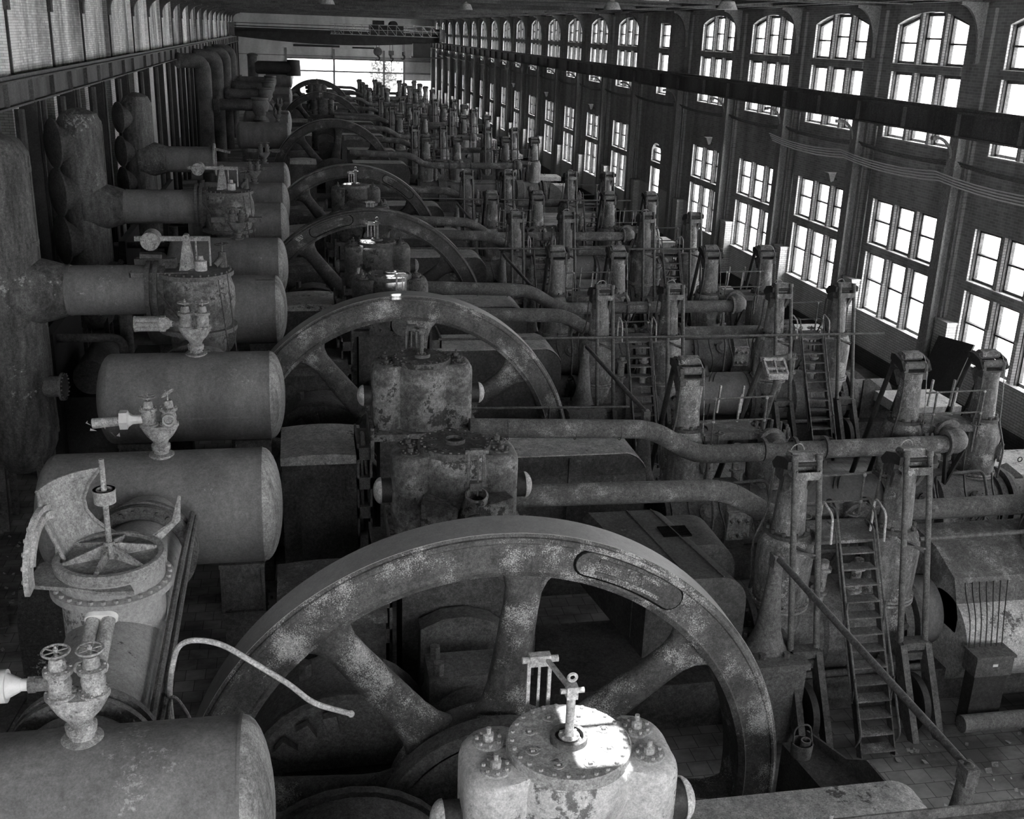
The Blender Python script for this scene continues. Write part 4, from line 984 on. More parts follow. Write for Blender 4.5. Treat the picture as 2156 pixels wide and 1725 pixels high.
def disc_valve():
    t = thing('disc_valve', 'round disc valve with star ribs and broken casting between the front tanks', 'valve', (-1.98,10.4,0))
    r = .5; zc = 3.5
    b = MB().lathe([(-2.75,.42),(-2.1,.45),(-2.05,r),(1.8,r),(1.9,.47),(2.7,.45)], (0,0,zc), (0,1,0), 44)
    part('air_main', b, 'main_paint', t)
    for y in (-2.0,-1.85,1.95,2.1):
        part('main_flange', MB().ring([(-.035,.48),(-.035,.64),(.035,.64),(.035,.48)], (0,y,zc), (0,1,0), 44).bolts((0,y+(.03 if y in (-1.85,2.1) else -.03),zc),(0,1 if y in (-1.85,2.1) else -1,0),.58,26,.026,.035), 'rust_mid', t)
    nk = MB().lathe([(0,.5),(.52,.5),(.55,.6),(.62,.6),(.64,.52),(.8,.52)], (0,0,3.6), (0,0,1), 48).bolts((0,0,4.22),(0,0,1),.56,30,.026,.035)
    part('neck', nk, 'main_paint', t)
    d = MB().lathe([(0,.545),(.07,.55),(.1,.52),(.1,.47),(.06,.465),(.06,.0001)], (0,0,4.4), (0,0,1), 56, cap=False)
    dk = part('disc', d, 'cover_grey', t)
    s = MB()
    for k in range(6):
        a = math.radians(20+60*k); c, sn = math.cos(a), math.sin(a)
        s.prism([(.03,4.46),(.46,4.46),(.46,4.49),(.08,4.6),(.03,4.6)], lambda p,q: (p*c+.013*sn, p*sn-.013*c, q), lambda p,q: (p*c-.013*sn, p*sn+.013*c, q))
    s.lathe([(0,.07),(.14,.06),(.17,.05)], (0,0,4.46), (0,0,1), 18)
    part('star_rib', s, 'cast_grey', dk)
    st = MB().cyl((0,0,4.6),(0,0,5.52),.03,.026,14); sm = part('stem', st, 'cast_grey', t)
    part('stem_collar', MB().ring([(0,.07),(0,.105),(.14,.105),(.14,.07)], (0,0,5.06), (0,0,1), 28).ring([(.1,.08),(.1,.11),(.14,.11),(.14,.08)], (0,0,5.06), (0,0,1), 28).box(-.07,.07,-.05,.05,5.1,5.16).bolts((0,0,5.16),(0,0,1),.05,4,.014,.02), 'cast_grey', sm)
    # broken cowl: curved shell behind and a half flange to the wall side
    c = MB(); n = 14
    def shell(pts_in, pts_out):
        m = len(pts_in); vs = pts_in + pts_out; return vs, [(k,k+1,m+k+1,m+k) for k in range(m-1)]
    back = []
    for h in range(7):
        z = 4.38 + .75*h/6; rr = .6 + .02*h
        a0, a1 = math.radians(108), math.radians(186 - (0 if h < 5 else 8*(h-4)))
        a0 = math.radians(104 + (0,14,22,26,24,16,4)[h])
        back.append([(rr*math.cos(a0+(a1-a0)*k/n)-.14*h/6, rr*math.sin(a0+(a1-a0)*k/n)+.02, z) for k in range(n+1)])
    for off in (0,.03):
        o = len(c.v)
        for row in back: c.v += [(x*(1+off),y*(1+off),z) for x,y,z in row]
        for h in range(6):
            for k in range(n): c.f.append((o+h*(n+1)+k, o+h*(n+1)+k+1, o+(h+1)*(n+1)+k+1, o+(h+1)*(n+1)+k))
    c.tube([(x*1.015,y*1.015,z) for x,y,z in back[-1]], .022, 6)
    c.tube([r[0] for r in back], .022, 6); c.tube([r[-1] for r in back], .022, 6)
    c.prism([(-.95,-.34),(-.5,-.46),(-.2,-.58),(.1,-.6),(-.3,.45),(-.62,.35),(-.9,.1)], lambda p,q: (p,q,4.33), lambda p,q: (p,q,4.37))
    c.v = [(x+.2,y,z) for x,y,z in c.v]; cw = part('broken_cowl', c, 'cover_grey', t, 60)
    fl = MB().lathe([(0,.42),(.0,.5),(.05,.5),(.05,.42)], (-.56,-.05,4.47), (-1,.1,0), 24, math.radians(20), math.radians(215), cap=False)
    fl.lathe([(.05,.40),(.05,.56),(.1,.56),(.1,.40),(.05,.40)], (-.54,-.05,4.47), (-1,.1,0), 30, math.radians(-10), math.radians(200), cap=False)
    for k in range(12):
        a = math.radians(2+16*k); d0, aa, bb = fl.frame((-1,.1,0)); P0 = Vector((-.54,-.05,4.47)) + d0*.1 + aa*(.48*math.cos(a)) + bb*(.48*math.sin(a)); fl.lathe([(0,.026),(.035,.026)], P0, d0, 6)
    part('half_flange', fl, 'pale_cast', cw)
    hf = MB().prism([(.05,4.4),(.3,4.42),(.52,4.62),(.54,4.9),(.46,4.62),(.2,4.46)], lambda p,q: (p+.1,.3+p*.3,q), lambda p,q: (p+.13,.28+p*.3,q))
    part('cowl_fin', hf, 'cast_grey', cw)
    pp_ = MB().tube([(.58,2.2,3.9),(.56,1.0,3.85),(.56,-1.5,3.75),(.55,-2.3,3.65)], .035, 8).tube([(.62,2.2,3.85),(.62,-2.2,3.62)], .03, 8)
    part('side_pipe', pp_, 'rust_mid', t)
disc_valve()
def hose():
    pts = bend([(-1.3,9.0,3.2),(-1.33,9.02,3.75),(-1.2,9.0,4.28),(-.85,8.9,4.3),(-.2,8.7,3.9),(-.02,8.66,3.72),(.33,8.62,3.6)], .3)
    return tag(part('hose', MB().tube(pts, .026, 8).ball(pts[-1],.034,8,5), 'pale_cast'), 'pale bent hose arching over the front flywheel rim', 'hose')
hose()
tag(part('hose', MB().tube(bend([(-1.33,8.9,3.5),(-1.28,8.85,3.86),(-1.08,8.8,3.5),(-1.15,8.7,3.0)], .25), .018, 8), 'cast_grey'), 'short looped hose under the pale arching hose', 'hose')

def dome_chamber(y, label, m, junk):
    t = thing('domed_valve_chamber', label, 'valve chamber', (-2.0,y,0), 'domed valve chambers')
    part('air_main', MB().lathe([(-3.0,.45),(3.0,.45)], (0,0,3.45), (0,1,0), 40).ring([(-1.6,.45),(-1.6,.62),(-1.5,.62),(-1.5,.45)],(0,0,3.45),(0,1,0),40).bolts((0,-1.6,3.45),(0,-1,0),.56,26,.022,.03).ring([(1.5,.45),(1.5,.62),(1.6,.62),(1.6,.45)],(0,0,3.45),(0,1,0),40), 'rust_mid', t)
    part('belly', MB().lathe([(3.5,.5),(3.9,.55),(4.0,.62),(4.2,.68),(4.5,.73),(4.75,.72),(4.95,.66),(5.02,.64)], (0,0,0), (0,0,1), 48), m, t)
    part('belly_flange', MB().lathe([(3.95,.64),(3.95,.74),(4.03,.74),(4.03,.64)], (0,0,0), (0,0,1), 44).bolts((0,0,3.95),(0,0,-1),.69,28,.022,.03), 'rust_mid', t)
    part('lid', MB().lathe([(5.02,.66),(5.02,.72),(5.1,.72),(5.1,.6),(5.12,.2),(5.2,.12)], (0,0,0), (0,0,1), 44).bolts((0,0,5.1),(0,0,1),.66,28,.022,.035), 'rust_mid', t)
    tp = MB().lathe([(.55,.5),(.66,.5),(.66,.6),(.74,.6),(.74,.52),(.8,.52),(.8,.6),(.88,.6),(.88,.48)], (0,0,4.68), (-1,0,0), 40)
    part('pipe_flange', tp, 'rust_dark', t)
    lv = MB().bar((-1.05,-.1,5.72),(.32,-.1,5.72),.05,.09).cyl((.3,-.1,5.72),(.3,-.1,5.2),.02).cyl((.05,-.1,5.7),(.05,-.1,5.15),.02).cyl((-.12,-.2,5.75),(-.12,0,5.75),.06)
    le = part('lever', lv, 'cast_grey', t)
    part('counterweight', MB().cyl((-.75,-.32,5.7),(-.75,.12,5.7),.17,.17,28).cyl((-.75,-.33,5.7),(-.75,-.3,5.7),.06), 'cast_grey', le, label='round weight on the lever')
    part('lever_post', MB().prism([(-.28,5.1),(.02,5.1),(-.08,5.78),(-.16,5.78)], lambda p,q: (p,-.16,q), lambda p,q: (p,-.1,q)).prism([(-.28,5.1),(.02,5.1),(-.08,5.78),(-.16,5.78)], lambda p,q: (p,-.02,q), lambda p,q: (p,.04,q)), 'cast_grey', t)
    part('oil_cup', MB().lathe([(5.1,.12),(5.3,.12),(5.32,.06),(5.4,.05)], (.12,-.12,0), (0,0,1), 20), 'pale_cast', t)
    gv = MB().cyl((.5,.25,5.1),(.5,.25,5.4),.09,.07,14).cyl((.5,.25,5.3),(.36,.1,5.16),.06); hand_wheel(gv,(.5,.25,5.55),.13); gv.cyl((.5,.25,5.4),(.5,.25,5.55),.015)
    part('globe_valve', gv, 'rust_dark', t)
    rt = MB().cyl((.62,-.4,5.1),(.74,-.55,3.5),.012,.012,6).cyl((.45,-.5,5.1),(.62,-.75,3.5),.012,.012,6).cyl((-.85,-.3,5.0),(-.1,-1.2,4.3),.018,.018,6)
    part('tie_rod', rt, 'rust_dark', t)
    if junk:
        tr = MB().box(-1.15,-.1,-.35,-.33,5.0,5.12).box(-1.15,-.1,-.35,.05,4.98,5.0).box(-1.15,-1.13,-.35,.05,5.0,5.14)
        part('junk_tray', tr, 'rust_mid', t)
        part('timber', MB().bar((-1.1,.2,5.2),(-.35,.1,5.22),.2,.18).bar((-1.0,.05,5.38),(-.6,.1,5.36),.25,.08), 'rust_dark', t)
    part('ventilating_pot', MB().dome((.25,-1.9,3.85),(0,0,1),.42,.25), 'cast_grey', t)
    return t
dome_chamber(UNITS[1], 'flaking domed valve chamber with lever and tray between second engine tanks', 'flaked_grey', True)
dome_chamber(UNITS[2], 'flaking domed valve chamber with round weight between third engine tanks', 'flaked_grey', False)

def vessel(x, y, r, ztop, zp, xp, label, discs, m='vessel_plate', stub=False):
    t = thing('tower_vessel', label, 'vessel', (x,y,0), 'tall riveted tower vessels')
    s = MB().lathe([(1.1,.05),(1.15,r*.45),(1.35,r*.75),(1.7,r*.95),(2.1,r),(ztop-.35,r),(ztop-.12,r*.8),(ztop,r*.3),(ztop+.02,.05)], (0,0,0), (0,0,1), 56)
    for z in (2.1, zp+.9, (zp+ztop)/2+.8): s.ring([(z-.05,r),(z-.05,r+.012),(z+.05,r+.012),(z+.05,r)], (0,0,0), (0,0,1), 56).bolts((0,0,z),(0,0,1),r+.006,60,.012,.001)
    s.box(r-.02,r+.012,-.05,.05,1.9,ztop-.4)
    part('shell', s, m, t, 40)
    e = MB().lathe([(0,.66),(r*.7,.66),(r+.25,.54),(r+.45,.475)], (0,0,zp), (1,0,0), 44, cap=False)
    part('gusset_cone', e, m, t, 60)
    p = MB().lathe([(r+.4,.47),(xp-x,.47)], (0,0,zp), (1,0,0), 44)
    q = r+.5
    while q < xp-x: p.ring([(q-.02,.47),(q-.02,.48),(q+.02,.48),(q+.02,.47)], (0,0,zp), (1,0,0), 44); q += .5
    part('air_pipe', p, 'tank_paint' if m == 'vessel_plate' else m, t)
    if stub: part('broken_end', MB().ring([(0,.4),(0,.6),(.06,.6),(.06,.4)], (xp-x,0,zp),(1,0,0),32).bar((xp-x+.05,0,zp+.4),(xp-x+.6,-.2,zp+.3),.1,.08), 'cast_grey', t)
    for z, dr in discs:
        d = Vector((-.86,-.5,0)).normalized()
        b = MB().lathe([(r*.6,dr*.75),(r+.2,dr*.75),(r+.12,dr),(r+.17,dr),(r+.22,dr*.85),(r+.27,dr*.5),(r+.29,.02)], (0,0,z), d, 36)
        part('blank_cover', b, 'rust_dark', t)
    part('manhole', MB().cyl((0,-.1,2.9),(r+.22,-.25,2.9),.2,.2,24).lathe([(0,.27),(.05,.27)],(r+.2,-.25,2.9),(1,-.1,0),28).bolts((r+.25,-.25,2.9),(1,-.1,0),.24,18,.018,.03), 'rust_mid', t)
    lg = MB()
    for k in range(4): a = PI/4+PI/2*k; lg.bar((r*.8*math.cos(a),r*.8*math.sin(a),0),(r*.7*math.cos(a),r*.7*math.sin(a),1.7),.12,.12)
    part('leg', lg, 'rust_dark', t)
    return t
vessel(-5.45, UNITS[1], .68, 7.6, 4.72, -2.75, 'tall riveted vessel beside the domed chamber of the second engine', [])
vessel(-5.82, UNITS[2], .58, 7.25, 4.62, -2.6, 'streaked riveted vessel with three blank covers, third engine', [(6.35,.66),(5.05,.66),(3.75,.68)])
vessel(-5.75, UNITS[3], .53, 7.05, 4.7, -3.1, 'riveted vessel with a broken-off pipe, fourth engine', [(6.2,.55),(5.0,.55),(3.9,.55)], 'vessel_plate', True)

def bulb_valve(label, loc):
    t = thing('bulb_valve', label, 'valve', loc, 'bulb valves beyond the gap')
    part('bulb', MB().lathe([(4.0,.4),(4.25,.3),(4.4,.4),(4.65,.52),(4.95,.55),(5.15,.46),(5.2,.52),(5.3,.52)], (0,0,0), (0,0,1), 32), 'rust_mid', t)
    part('air_main', MB().lathe([(-4.2,.45),(4.2,.45)], (0,0,3.5), (0,1,0), 28), 'rust_dark', t)
    part('air_pipe', MB().lathe([(.45,.34),(2.75,.34)], (0,0,4.85), (-1,0,0), 28).ring([(2.4,.34),(2.4,.46),(2.55,.46),(2.55,.34)], (0,0,4.85), (-1,0,0), 28), 'rust_dark', t)
    return t
def gooseneck(label, loc):
    t = thing('gooseneck_main', label, 'pipe', loc, 'gooseneck air mains')
    pts = bend([(0,0,0),(0,0,7.35),(-1.4,-.5,7.35)], .8, 8)
    part('pipe_run', MB().tube(pts, .42, 24), 'rust_dark', t, 60)
    part('cap', MB().dome((-1.38,-.5,7.35),(-1,-.35,0),.46,.3), 'rust_mid', t)
    return t
bv = bulb_valve('bulb-shaped valve beyond the gap between first small tanks', (-2.2,70.4,0))
gn = gooseneck('gooseneck air main rising beside the wall, first beyond the gap', (-5.4,70.4,0))
for n, y in enumerate((82.0, 92.0, 101.0)):
    w_ = ('second','third','fourth')[n]
    dup(bv, (-2.2,y,0), '%s bulb-shaped valve beyond the gap' % w_); dup(gn, (-5.4,y,.0), 'gooseneck air main rising beside the wall, %s beyond the gap' % w_)
pv = gooseneck; t = thing('standpipe', 'capped standpipe beside the long pipe under the end wall', 'pipe', (-4.6,128,0))
part('pipe_run', MB().cyl((0,0,0),(0,0,6.2),.55,.55,24), 'rust_dark', t); part('cap', MB().dome((0,0,6.2),(0,0,1),.62,.3), 'rust_dark', t); part('air_pipe', MB().cyl((.3,0,5.0),(4.6,0,5.0),.7,.7,24).cyl((4.4,0,4.2),(4.4,0,5.9),.8,.7,24), 'black_steel', t)

# ------------------------------------------------------------------ overhead crane
def crane():
    t = thing('overhead_crane', 'dark bridge crane with fish-bellied girder spanning the hall end', 'crane', (0,134,0))
    n = 16; xa, xb = XL+.6, XW-.6
    poly = [(xa,9.0)] + [(xa+(xb-xa)*k/n, 8.15-.62*math.sin(PI*k/n)) for k in range(n+1)] + [(xb,9.0)]
    for y in (-1.5, 2.0):
        part('bridge_girder', MB().prism(poly, lambda p,q: (p,y-.05,q), lambda p,q: (p,y+.05,q)).box(xa,xb,y-.3,y+.3,8.98,9.08), 'black_steel', t)
    part('deck_truss', MB().box(xa,xb,-1.4,1.9,9.2,9.3).box(xa,xb,-1.55,-1.45,9.55,9.62).box(xa,xb,-1.55,-1.45,8.75,8.8), 'black_steel', t)
    w = MB()
    for x in [4.5+1.0*k for k in range(13)]:
        w.bar((x,-2.2,8.72),(x,-2.2,9.85),.05,.05)
        w.bar((x,-2.2,9.85),(x+.95,-2.2,8.72),.05,.05)
    for z in (8.72,9.3,9.85): w.bar((4.0,-2.2,z),(17.2,-2.2,z),.06,.06)
    part('walkway_rail', w, 'rail_pale', t)
    part('trolley', MB().box(8.6,12.4,-1.3,1.8,9.1,9.9).box(9.0,10.2,-1.0,1.4,9.9,10.35).cyl((11.3,-1.2,9.9),(11.3,1.6,9.9),.45,.45,20), 'black_steel', t)
    part('driver_cab', MB().box(13.4,15.4,-2.4,-.6,6.5,8.0).box(13.2,17.0,-2.5,-.5,6.4,6.5), 'black_steel', t)
    part('end_carriage', MB().box(XL+.3,XL+.9,-2.6,2.8,8.2,9.6), 'rust_mid', t); part('end_carriage', MB().box(XW-.9,XW-.3,-2.6,2.8,8.2,9.6), 'rust_mid', t)
    sg = MB().box(4.05,5.15,-1.62,-1.58,8.75,9.12); so = part('load_sign', sg, 'black_steel', t)
    # lettering in strokes
    m = MB(); H = .3; W_ = .17; x = 4.12; z0 = 8.78
    strokes = {'O':[(0,0,1,0),(1,0,1,1),(1,1,0,1),(0,1,0,0)], '7':[(0,1,1,1),(1,1,.3,0)], '5':[(1,1,0,1),(0,1,0,.5),(0,.5,1,.5),(1,.5,1,0),(1,0,0,0)], 'T':[(0,1,1,1),(.5,1,.5,0)], 'S':[(1,1,0,1),(0,1,0,.5),(0,.5,1,.5),(1,.5,1,0),(1,0,0,0)]}
    for ch in 'O75TS':
        for a,b,c,d in strokes[ch]: m.bar((x+a*W_*.8,-1.63,z0+b*H),(x+c*W_*.8,-1.63,z0+d*H),.035,.02,(0,1,0))
        x += .2
    part('lettering', m, 'plastic_white', so)
crane()
for x, z, big, lab in ((9.4,6.4,0,'round hook block hanging from the crane, toward the tank side'),(10.95,6.3,1,'slim hook block hanging in the middle from the crane'),(12.3,6.6,2,'open crane hook hanging beside the cab')):
    t = thing('hook_block', lab, 'hook', (x,132.5,z), 'hooks hanging from the crane')
    part('rope', MB().cyl((-.15 if big < 2 else 0,0,.5),(-.15 if big < 2 else 0,0,2.3),.03,.03,6).cyl((.15,0,.5),(.15,0,2.3),.03,.03,6), 'black_steel', t)
    if big == 0: part('sheave', MB().lathe([(-.1,.3),(-.03,.5),(.03,.5),(.1,.3)], (0,0,.55), (0,1,0), 24), 'rust_dark', t)
    if big == 1: part('sheave', MB().box(-.3,.3,-.12,.12,.3,.8).lathe([(0,.25),(.5,.06)],(0,0,.35),(0,0,-1),12), 'rust_dark', t)
    part('hook', MB().tube([(0,0,.4),(0,0,.05)] + [(.22*math.cos(a)-.0,0,-.18+.22*math.sin(a)) for a in [PI/2-PI*1.45*k/10 for k in range(11)]], [.09]*4+[.09,.09,.085,.08,.07,.06,.05,.04,.03], 8), 'black_steel', t)

# ------------------------------------------------------------------ cables, lamps and pipes along the window wall
def cables(n, x, z, dz, y0, y1, sag, lab, mname='rail_steel'):
    m = MB(); cs = [c for c in COLS if y0 <= c <= y1]
    for j in range(n):
        pts = []
        for a, b in zip(cs[:-1], cs[1:]):
            for k in range(6): f = k/6; pts.append((x+.05*j, a+(b-a)*f, z-dz*j - sag*4*f*(1-f)))
        pts.append((x+.05*j, cs[-1], z-dz*j)); m.tube(pts, .02, 5)
    o = part('cable_run', m, mname); return tag(o, lab, 'cables')
cables(4, 16.5, 6.52, .08, 0, 40, .12, 'four sagging bright cables strung between the columns of the window wall', 'plastic_white')  # white colour stands in for sky reflected along the cables
cables(3, 17.05, 6.78, .05, 0, 140, .1, 'three thin upper cables strung along the dark brick wall')
fl0 = None
for y, z, lab in ((31.85,5.75,'flood lamp on the column beside the third pane group'),(42.65,5.8,'flood lamp on the column before the narrow window'),(61.42,5.85,'flood lamp on the first column past the narrow window'),(73.1,5.85,'small flood lamp on a column deep in the hall'),(84.8,5.85,'small flood lamp on a column, deepest of the four')):
    if fl0 is None:
        t = fl0 = thing('flood_lamp', lab, 'lamp', (16.3,y,z), 'flood lamps on the columns'); t.scale = (.6,.6,.6)
        part('visor', MB().box(-.28,.22,-.2,.2,.1,.13), 'pale_cast', t)
        part('housing', MB().prism([(-.22,.1),(.2,.1),(.1,-.32),(-.05,-.36)], lambda p,q: (p,-.18,q), lambda p,q: (p,.18,q)), 'concrete', t)
        part('arm', MB().cyl((.1,0,-.1),(.35,0,-.25),.03), 'black_steel', t)
    else: dup(fl0, (16.3,y,z), lab)
def downpipe(y, lab): return tag(part('down_pipe', MB().cyl((17.25,y,0),(17.25,y,7.3),.03,.03,8), 'rust_mid'), lab, 'pipe')
downpipe(31.15, 'thin down pipe beside the window with wired panes'); downpipe(36.55, 'thin down pipe beside the fourth tall window')
tag(part('notice_board', MB().bar((16.35,24.8,.76),(17.0,25.0,2.3),.05,1.5,(0,1,0)), 'black_steel'), 'dark sheet panel leaning on the glazed brick under the window', 'panel')

# ------------------------------------------------------------------ rails, small gear and litter
def rail(p, r, lab, m='rail_steel', posts=()):
    b = MB().tube(p, r, 8)
    for q in posts: b.cyl(q, (q[0],q[1],q[2]-1.0), r, r, 8).ball(q, r*1.6, 8, 5)
    return tag(part('guard_rail', b, m), lab, 'rail', 'long guard rails')
for k in (1,2,3):
    rail([(3.0,R_(k)-1.0,2.98),(9.5,R_(k)-1.0,2.94),(14,R_(k)-1.0,2.94)], .03, 'long level rail across the rear line of the %s engine' % ENG[k])
    rail([(2.9,L_(k)+1.3,2.85),(6.2,L_(k)+1.3,2.78)], .026, 'short level rail behind the valve block of the %s engine' % ENG[k], posts=[(2.95,L_(k)+1.3,2.85),(4.6,L_(k)+1.3,2.81)])
rail([(9.0,R_(0)-.45,2.62),(16.5,R_(0)-.2,2.62)], .035, 'twin level rail running out from the front ladder tower', posts=[(11.3,R_(0)-.3,2.62)])
rail(bend([(2.2,9.35,2.1),(2.7,9.35,2.15),(3.6,9.3,1.75),(4.4,9.2,1.65)],.3), .03, 'curved hand pipe behind the spokes of the front flywheel')
rail(bend([(2.9,7.95,2.3),(3.4,7.95,2.3),(4.3,8.05,1.95),(4.55,8.1,2.05),(6.4,8.2,1.7)],.3), .03, 'sagging hand pipe before the rim of the front flywheel', posts=[(4.55,8.1,2.05)])
for k in (0,1,2,3):
    x = 1.03; y = L_(k)+.15
    o = MB().cyl((x-.1,y-.55,1.5),(x-.1,y-.5,3.05),.025,.025,8).cyl((x-.08,y-.52,3.05),(x+.05,y-.4,1.4),.03,.03,8).ball((x-.1,y-.5,3.05),.04,8,5)
    tag(part('lever_post', o, 'rail_steel'), 'slim forked lever post left of the near block of the %s engine' % ENG[k], 'lever')
def beam():
    t = thing('riveted_beam', 'dark riveted beam with round bar along the front edge hood', 'beam', (0,6.62,0))
    part('angle', MB().box(2.9,9.5,-.06,.06,3.42,3.46).box(2.9,9.5,.04,.06,3.46,3.56).bolts((0,0,0),(0,0,1),.001,1,.001,.001), 'rust_dark', t)
    part('bar', MB().cyl((2.9,-.12,3.42),(9.5,-.12,3.42),.035,.035,10), 'rust_mid', t)
    part('clamp', MB().box(4.05,4.2,-.15,.1,3.38,3.55).cyl((4.12,0,3.5),(4.12,0,3.66),.02).bar((4.12,-.1,3.45),(4.3,-.5,3.3),.05,.05), 'cast_grey', t)
beam()
def front_hood():
    t = thing('rear_crosshead_hood', 'deep tilted crosshead hood shoved aside behind the front flywheel', 'machine hood', (0,0,0))
    r = .42
    def prof(x0, x1, z): return [(x0,1.2),(x0,z-.1),(x0+.1,z)] + [(x1-r+r*math.sin(PI/2*k/8), z-r+r*math.cos(PI/2*k/8)) for k in range(9)] + [(x1,1.2)]
    part('casing', MB().prism(prof(4.62,6.12,2.42), lambda p,q: (p+.0,12.85,q), lambda p,q: (p-.35,15.2,q)), 'hood_iron', t, 40)
    part('rear_casing', MB().prism(prof(5.2,6.5,2.25), lambda p,q: (p,14.2,q), lambda p,q: (p,15.3,q)), 'hood_iron', t, 40)
    part('vent_slot', MB().box(5.3,5.75,14.2,14.55,2.41,2.435), 'void_black', t); 
    part('top_strip', MB().bar((5.25,12.86,2.43),(5.0,15.2,2.43),.02,.015).bar((5.75,12.86,2.43),(5.4,15.2,2.43),.02,.015), 'rust_dark', t)
    part('side_rib', MB().bar((4.58,13.3,1.3),(4.58,13.3,2.3),.1,.05), 'rust_mid', t); part('side_rib', MB().bar((4.4,14.6,1.3),(4.4,14.6,2.3),.1,.05), 'rust_mid', t)
front_hood()
def chute():
    t = thing('sheet_box', 'long sloping sheet-steel box on the floor right of the front flywheel', 'box', (0,0,0))
    part('box', MB().prism([(5.98,11.0),(6.35,11.1),(6.85,9.4),(6.2,9.25)], lambda p,q: (p,q,.05), lambda p,q: (p,q,.95)), 'hood_iron', t)
    part('backboard', MB().prism([(11.1,.95),(11.1,1.05),(10.4,1.1),(10.1,1.3),(9.4,1.1),(9.4,.95)], lambda p,q: (6.35+(11.1-p)*.294,p,q), lambda p,q: (6.38+(11.1-p)*.294,p,q)), 'rust_dark', t)
    part('latch', MB().cyl((6.5,9.3,.5),(6.48,9.2,.5),.07,.07,12), 'cast_grey', t)
    b = thing('bucket', 'small bucket with a can inside on the sheet-steel box', 'bucket', (6.12,10.75,.95))
    part('pail', MB().ring([(0,.0001),(0,.13),(.2,.14),(.2,.13),(.02,.12),(.02,.0001)], (0,0,0), (0,0,1), 24), 'rust_mid', b)
    part('can', MB().ring([(0,.05),(0,.065),(.2,.065),(.2,.05)], (.05,0,.02), (0,0,1), 18), 'rust_mid', b)
    part('bail', MB().tube(bend([(-.13,0,.18),(-.12,.02,.42),(.1,.04,.44),(.13,0,.2)],.1),.012,6), 'rail_steel', b)
chute()
def oil_box(x, y, z, lab):
    t = thing('lubricator', lab, 'lubricator', (x,y,z))
    part('case', MB().box(-.3,.3,-.16,.16,0,.3), 'hood_iron', t)
    part('lid', MB().box(-.32,.32,-.18,.18,.3,.34), 'rust_dark', t)
    part('plate', MB().box(-.03,.05,-.165,-.16,.16,.2), 'plastic_white', t)
    m = MB()
    for k in range(7): m.tube(bend([(-.28+.09*k,.1,.3),(-.28+.09*k,.18,.75),(-.1+.12*k,.7,1.0),(.2+.12*k,1.1,.95)],.3), .009, 5)
    part('oil_line', m, 'black_steel', t)
    part('stand', MB().box(-.26,.26,-.12,.12,-z,0), 'black_steel', t)
oil_box(9.75, R_(0)-1.5, .95, 'lubricator box with fan of thin oil lines beside the front ladder')
m = MB().lathe([(-2.1,.62),(2.1,.62)], (12.6,R_(0)-.15,1.1), (1,0,0), 40)
t = thing('lagged_cylinder', 'wide dusty barrel under the sheet hood right of the front ladder', 'engine barrel', (0,0,0))
part('sheet_hood', MB().prism([(-.85,1.45),(-.6,2.0),(0,2.25),(.7,2.3),(.85,2.1),(.85,1.2),(-.85,1.2)], lambda p,q: (9.6,R_(0)+p,q), lambda p,q: (14.0,R_(0)+p,q)), 'pipe_dust', t, 40)
part('barrel', MB().lathe([(-2.2,.7),(2.2,.7)], (11.8,R_(0)-.5,1.0), (1,0,0), 44), 'dusty_slab', t)
lp = MB().tube([(9.2,R_(0)-1.9,.35),(15,R_(0)-1.9,.35)], .13, 14)
for x in (10.4,12.4,14.4): lp.box(x-.05,x+.05,R_(0)-2.05,R_(0)-1.75,0,.5)
tag(part('floor_pipe', lp, 'rust_mid'), 'thick floor pipe lying in clamps beyond the front ladder', 'pipe')
fr = MB().bar((8.2,7.9,.0),(9.6,8.6,1.9),.1,.1).bar((9.0,7.3,.0),(9.2,8.6,1.6),.06,.06).bar((8.2,8.3,.6),(9.6,8.5,1.5),.05,.05)
tag(part('strut_frame', fr, 'black_steel'), 'black strut frame leaning over the tiled floor', 'frame')
def debris():
    m = MB(); rd = random.Random(11)
    for k in range(900):
        r = rd.random()
        if r < .5: x, y = rd.uniform(-6.6,-3.0), rd.uniform(9,34)
        else: x, y = rd.uniform(8.0,16.5), rd.uniform(8.3,12)
        s = rd.uniform(.015,.07); a = rd.uniform(0,PI)
        c, sn = math.cos(a)*s, math.sin(a)*s*rd.uniform(.4,1)
        m.add([(x-c,y-sn,.004),(x+sn,y-c,.004),(x+c,y+sn,.02+s*.3),(x-sn,y+c,.02)], [(0,1,2,3)])
    o = part('rubble_litter', m, 'concrete', None, 10); tag(o, 'scattered chips and flakes lying over the tiled floor', 'litter', None, 'stuff')
debris()
rd = random.Random(4)
for k, (x, y, w, l, a) in enumerate(((-3.9,13.0,.9,1.5,.2),(-4.6,14.6,.8,1.3,-.1),(-3.2,12.2,.5,.9,.5),(-5.4,17.0,.9,.7,.3))):
    o = part('floor_plate', MB().box(-w/2,w/2,-l/2,l/2,.0,.03), 'hood_iron'); o.location = (x,y,.01+.03*k); o.rotation_euler = (0,0,a)
    tag(o, ('loose steel plate on the floor beside the disc valve','loose steel plate overlapping toward the tank pier','small skewed steel plate under the pale cone','loose square plate on the tiles behind the broken casting')[k], 'plate', 'loose floor plates')
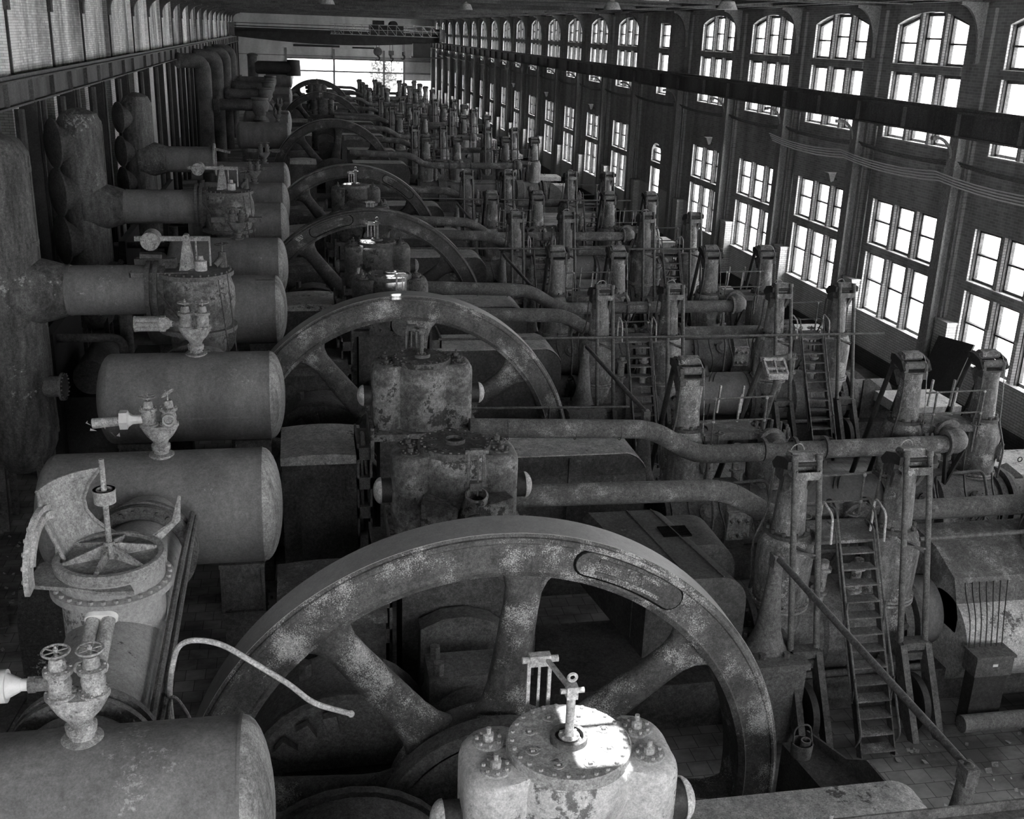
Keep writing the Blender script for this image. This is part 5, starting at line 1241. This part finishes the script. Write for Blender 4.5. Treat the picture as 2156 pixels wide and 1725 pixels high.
# dark machinery mass behind the tanks on the wall side
for n, (y, lab) in enumerate(((26.0,'dark auxiliary frame behind the patched tank'),(37.0,'dark auxiliary frame behind the scratched tanks'),(48.5,'dark auxiliary frame in the gap by the wall'))):
    if n == 0:
        aux = thing('auxiliary_frame', lab, 'frame', (-4.6,y,0), 'dark frames by the wall')
        part('stand', MB().box(-.8,.8,-1.2,1.2,0,1.4).box(-1.0,-.8,-1.6,1.6,0,3.0), 'black_steel', aux)
        part('pump', MB().cyl((-.2,-1.0,1.8),(-.2,1.0,1.8),.4,.4,24).cyl((.5,0,1.4),(.5,0,3.2),.15,.15,16), 'rust_dark', aux)
        part('pipe', MB().tube(bend([(.6,-1.2,.2),(.6,-1.2,2.8),(-1.2,-1.2,2.8)],.3),.1,12), 'rust_dark', aux)
    else: dup(aux, (-4.6,y,0), lab)

# ------------------------------------------------------------------ camera (read from the lines of the hall)
cam = bpy.data.cameras.new('camera'); co = link(bpy.data.objects.new('camera', cam))
yaw, pit, rol = 0.19931842, 0.33494382, 0.03647109
B = Matrix(((1,0,0),(0,0,-1),(0,1,0))); c, s_ = math.cos(yaw), math.sin(yaw)
A_ = Matrix(((c,-s_,0),(s_,c,0),(0,0,1))); c, s_ = math.cos(pit), math.sin(pit); P_ = Matrix(((1,0,0),(0,c,-s_),(0,s_,c)))
c, s_ = math.cos(rol), math.sin(rol); Q_ = Matrix(((c,-s_,0),(s_,c,0),(0,0,1)))
M_ = Q_ @ P_ @ B @ A_
co.matrix_world = Matrix((M_[0], -M_[1], -M_[2])).transposed().to_4x4(); co.location = (0,0,9.6)
cam.sensor_width = 36; cam.sensor_fit = 'HORIZONTAL'; cam.lens = 2281.366/2156*36; cam.clip_end = 500; cam.clip_start = .1
sc.camera = co

# ------------------------------------------------------------------ light: overcast sky through windows and a shaped opening in the unseen front wall, sun through openings placed in the roof
wd = bpy.data.worlds.new('sky'); sc.world = wd; wd.use_nodes = True
bg = wd.node_tree.nodes['Background']; bg.inputs[0].default_value = (1,1,1,1); bg.inputs[1].default_value = 1.25
sl = bpy.data.lights.new('sun', 'SUN'); sl.energy = 3.4; sl.angle = .012; so = link(bpy.data.objects.new('sun', sl)); so.rotation_euler = SUN.to_track_quat('Z','Y').to_euler()
sc.view_settings.view_transform = 'Standard'; sc.view_settings.look = 'None'; sc.view_settings.gamma = 1; sc.view_settings.exposure = 3.3
sc.cycles.max_bounces = 6; sc.cycles.diffuse_bounces = 2; sc.cycles.glossy_bounces = 2; sc.cycles.transparent_max_bounces = 12
sc.cycles.use_denoising = True; sc.cycles.caustics_reflective = False; sc.cycles.caustics_refractive = False; sc.cycles.sample_clamp_indirect = 6
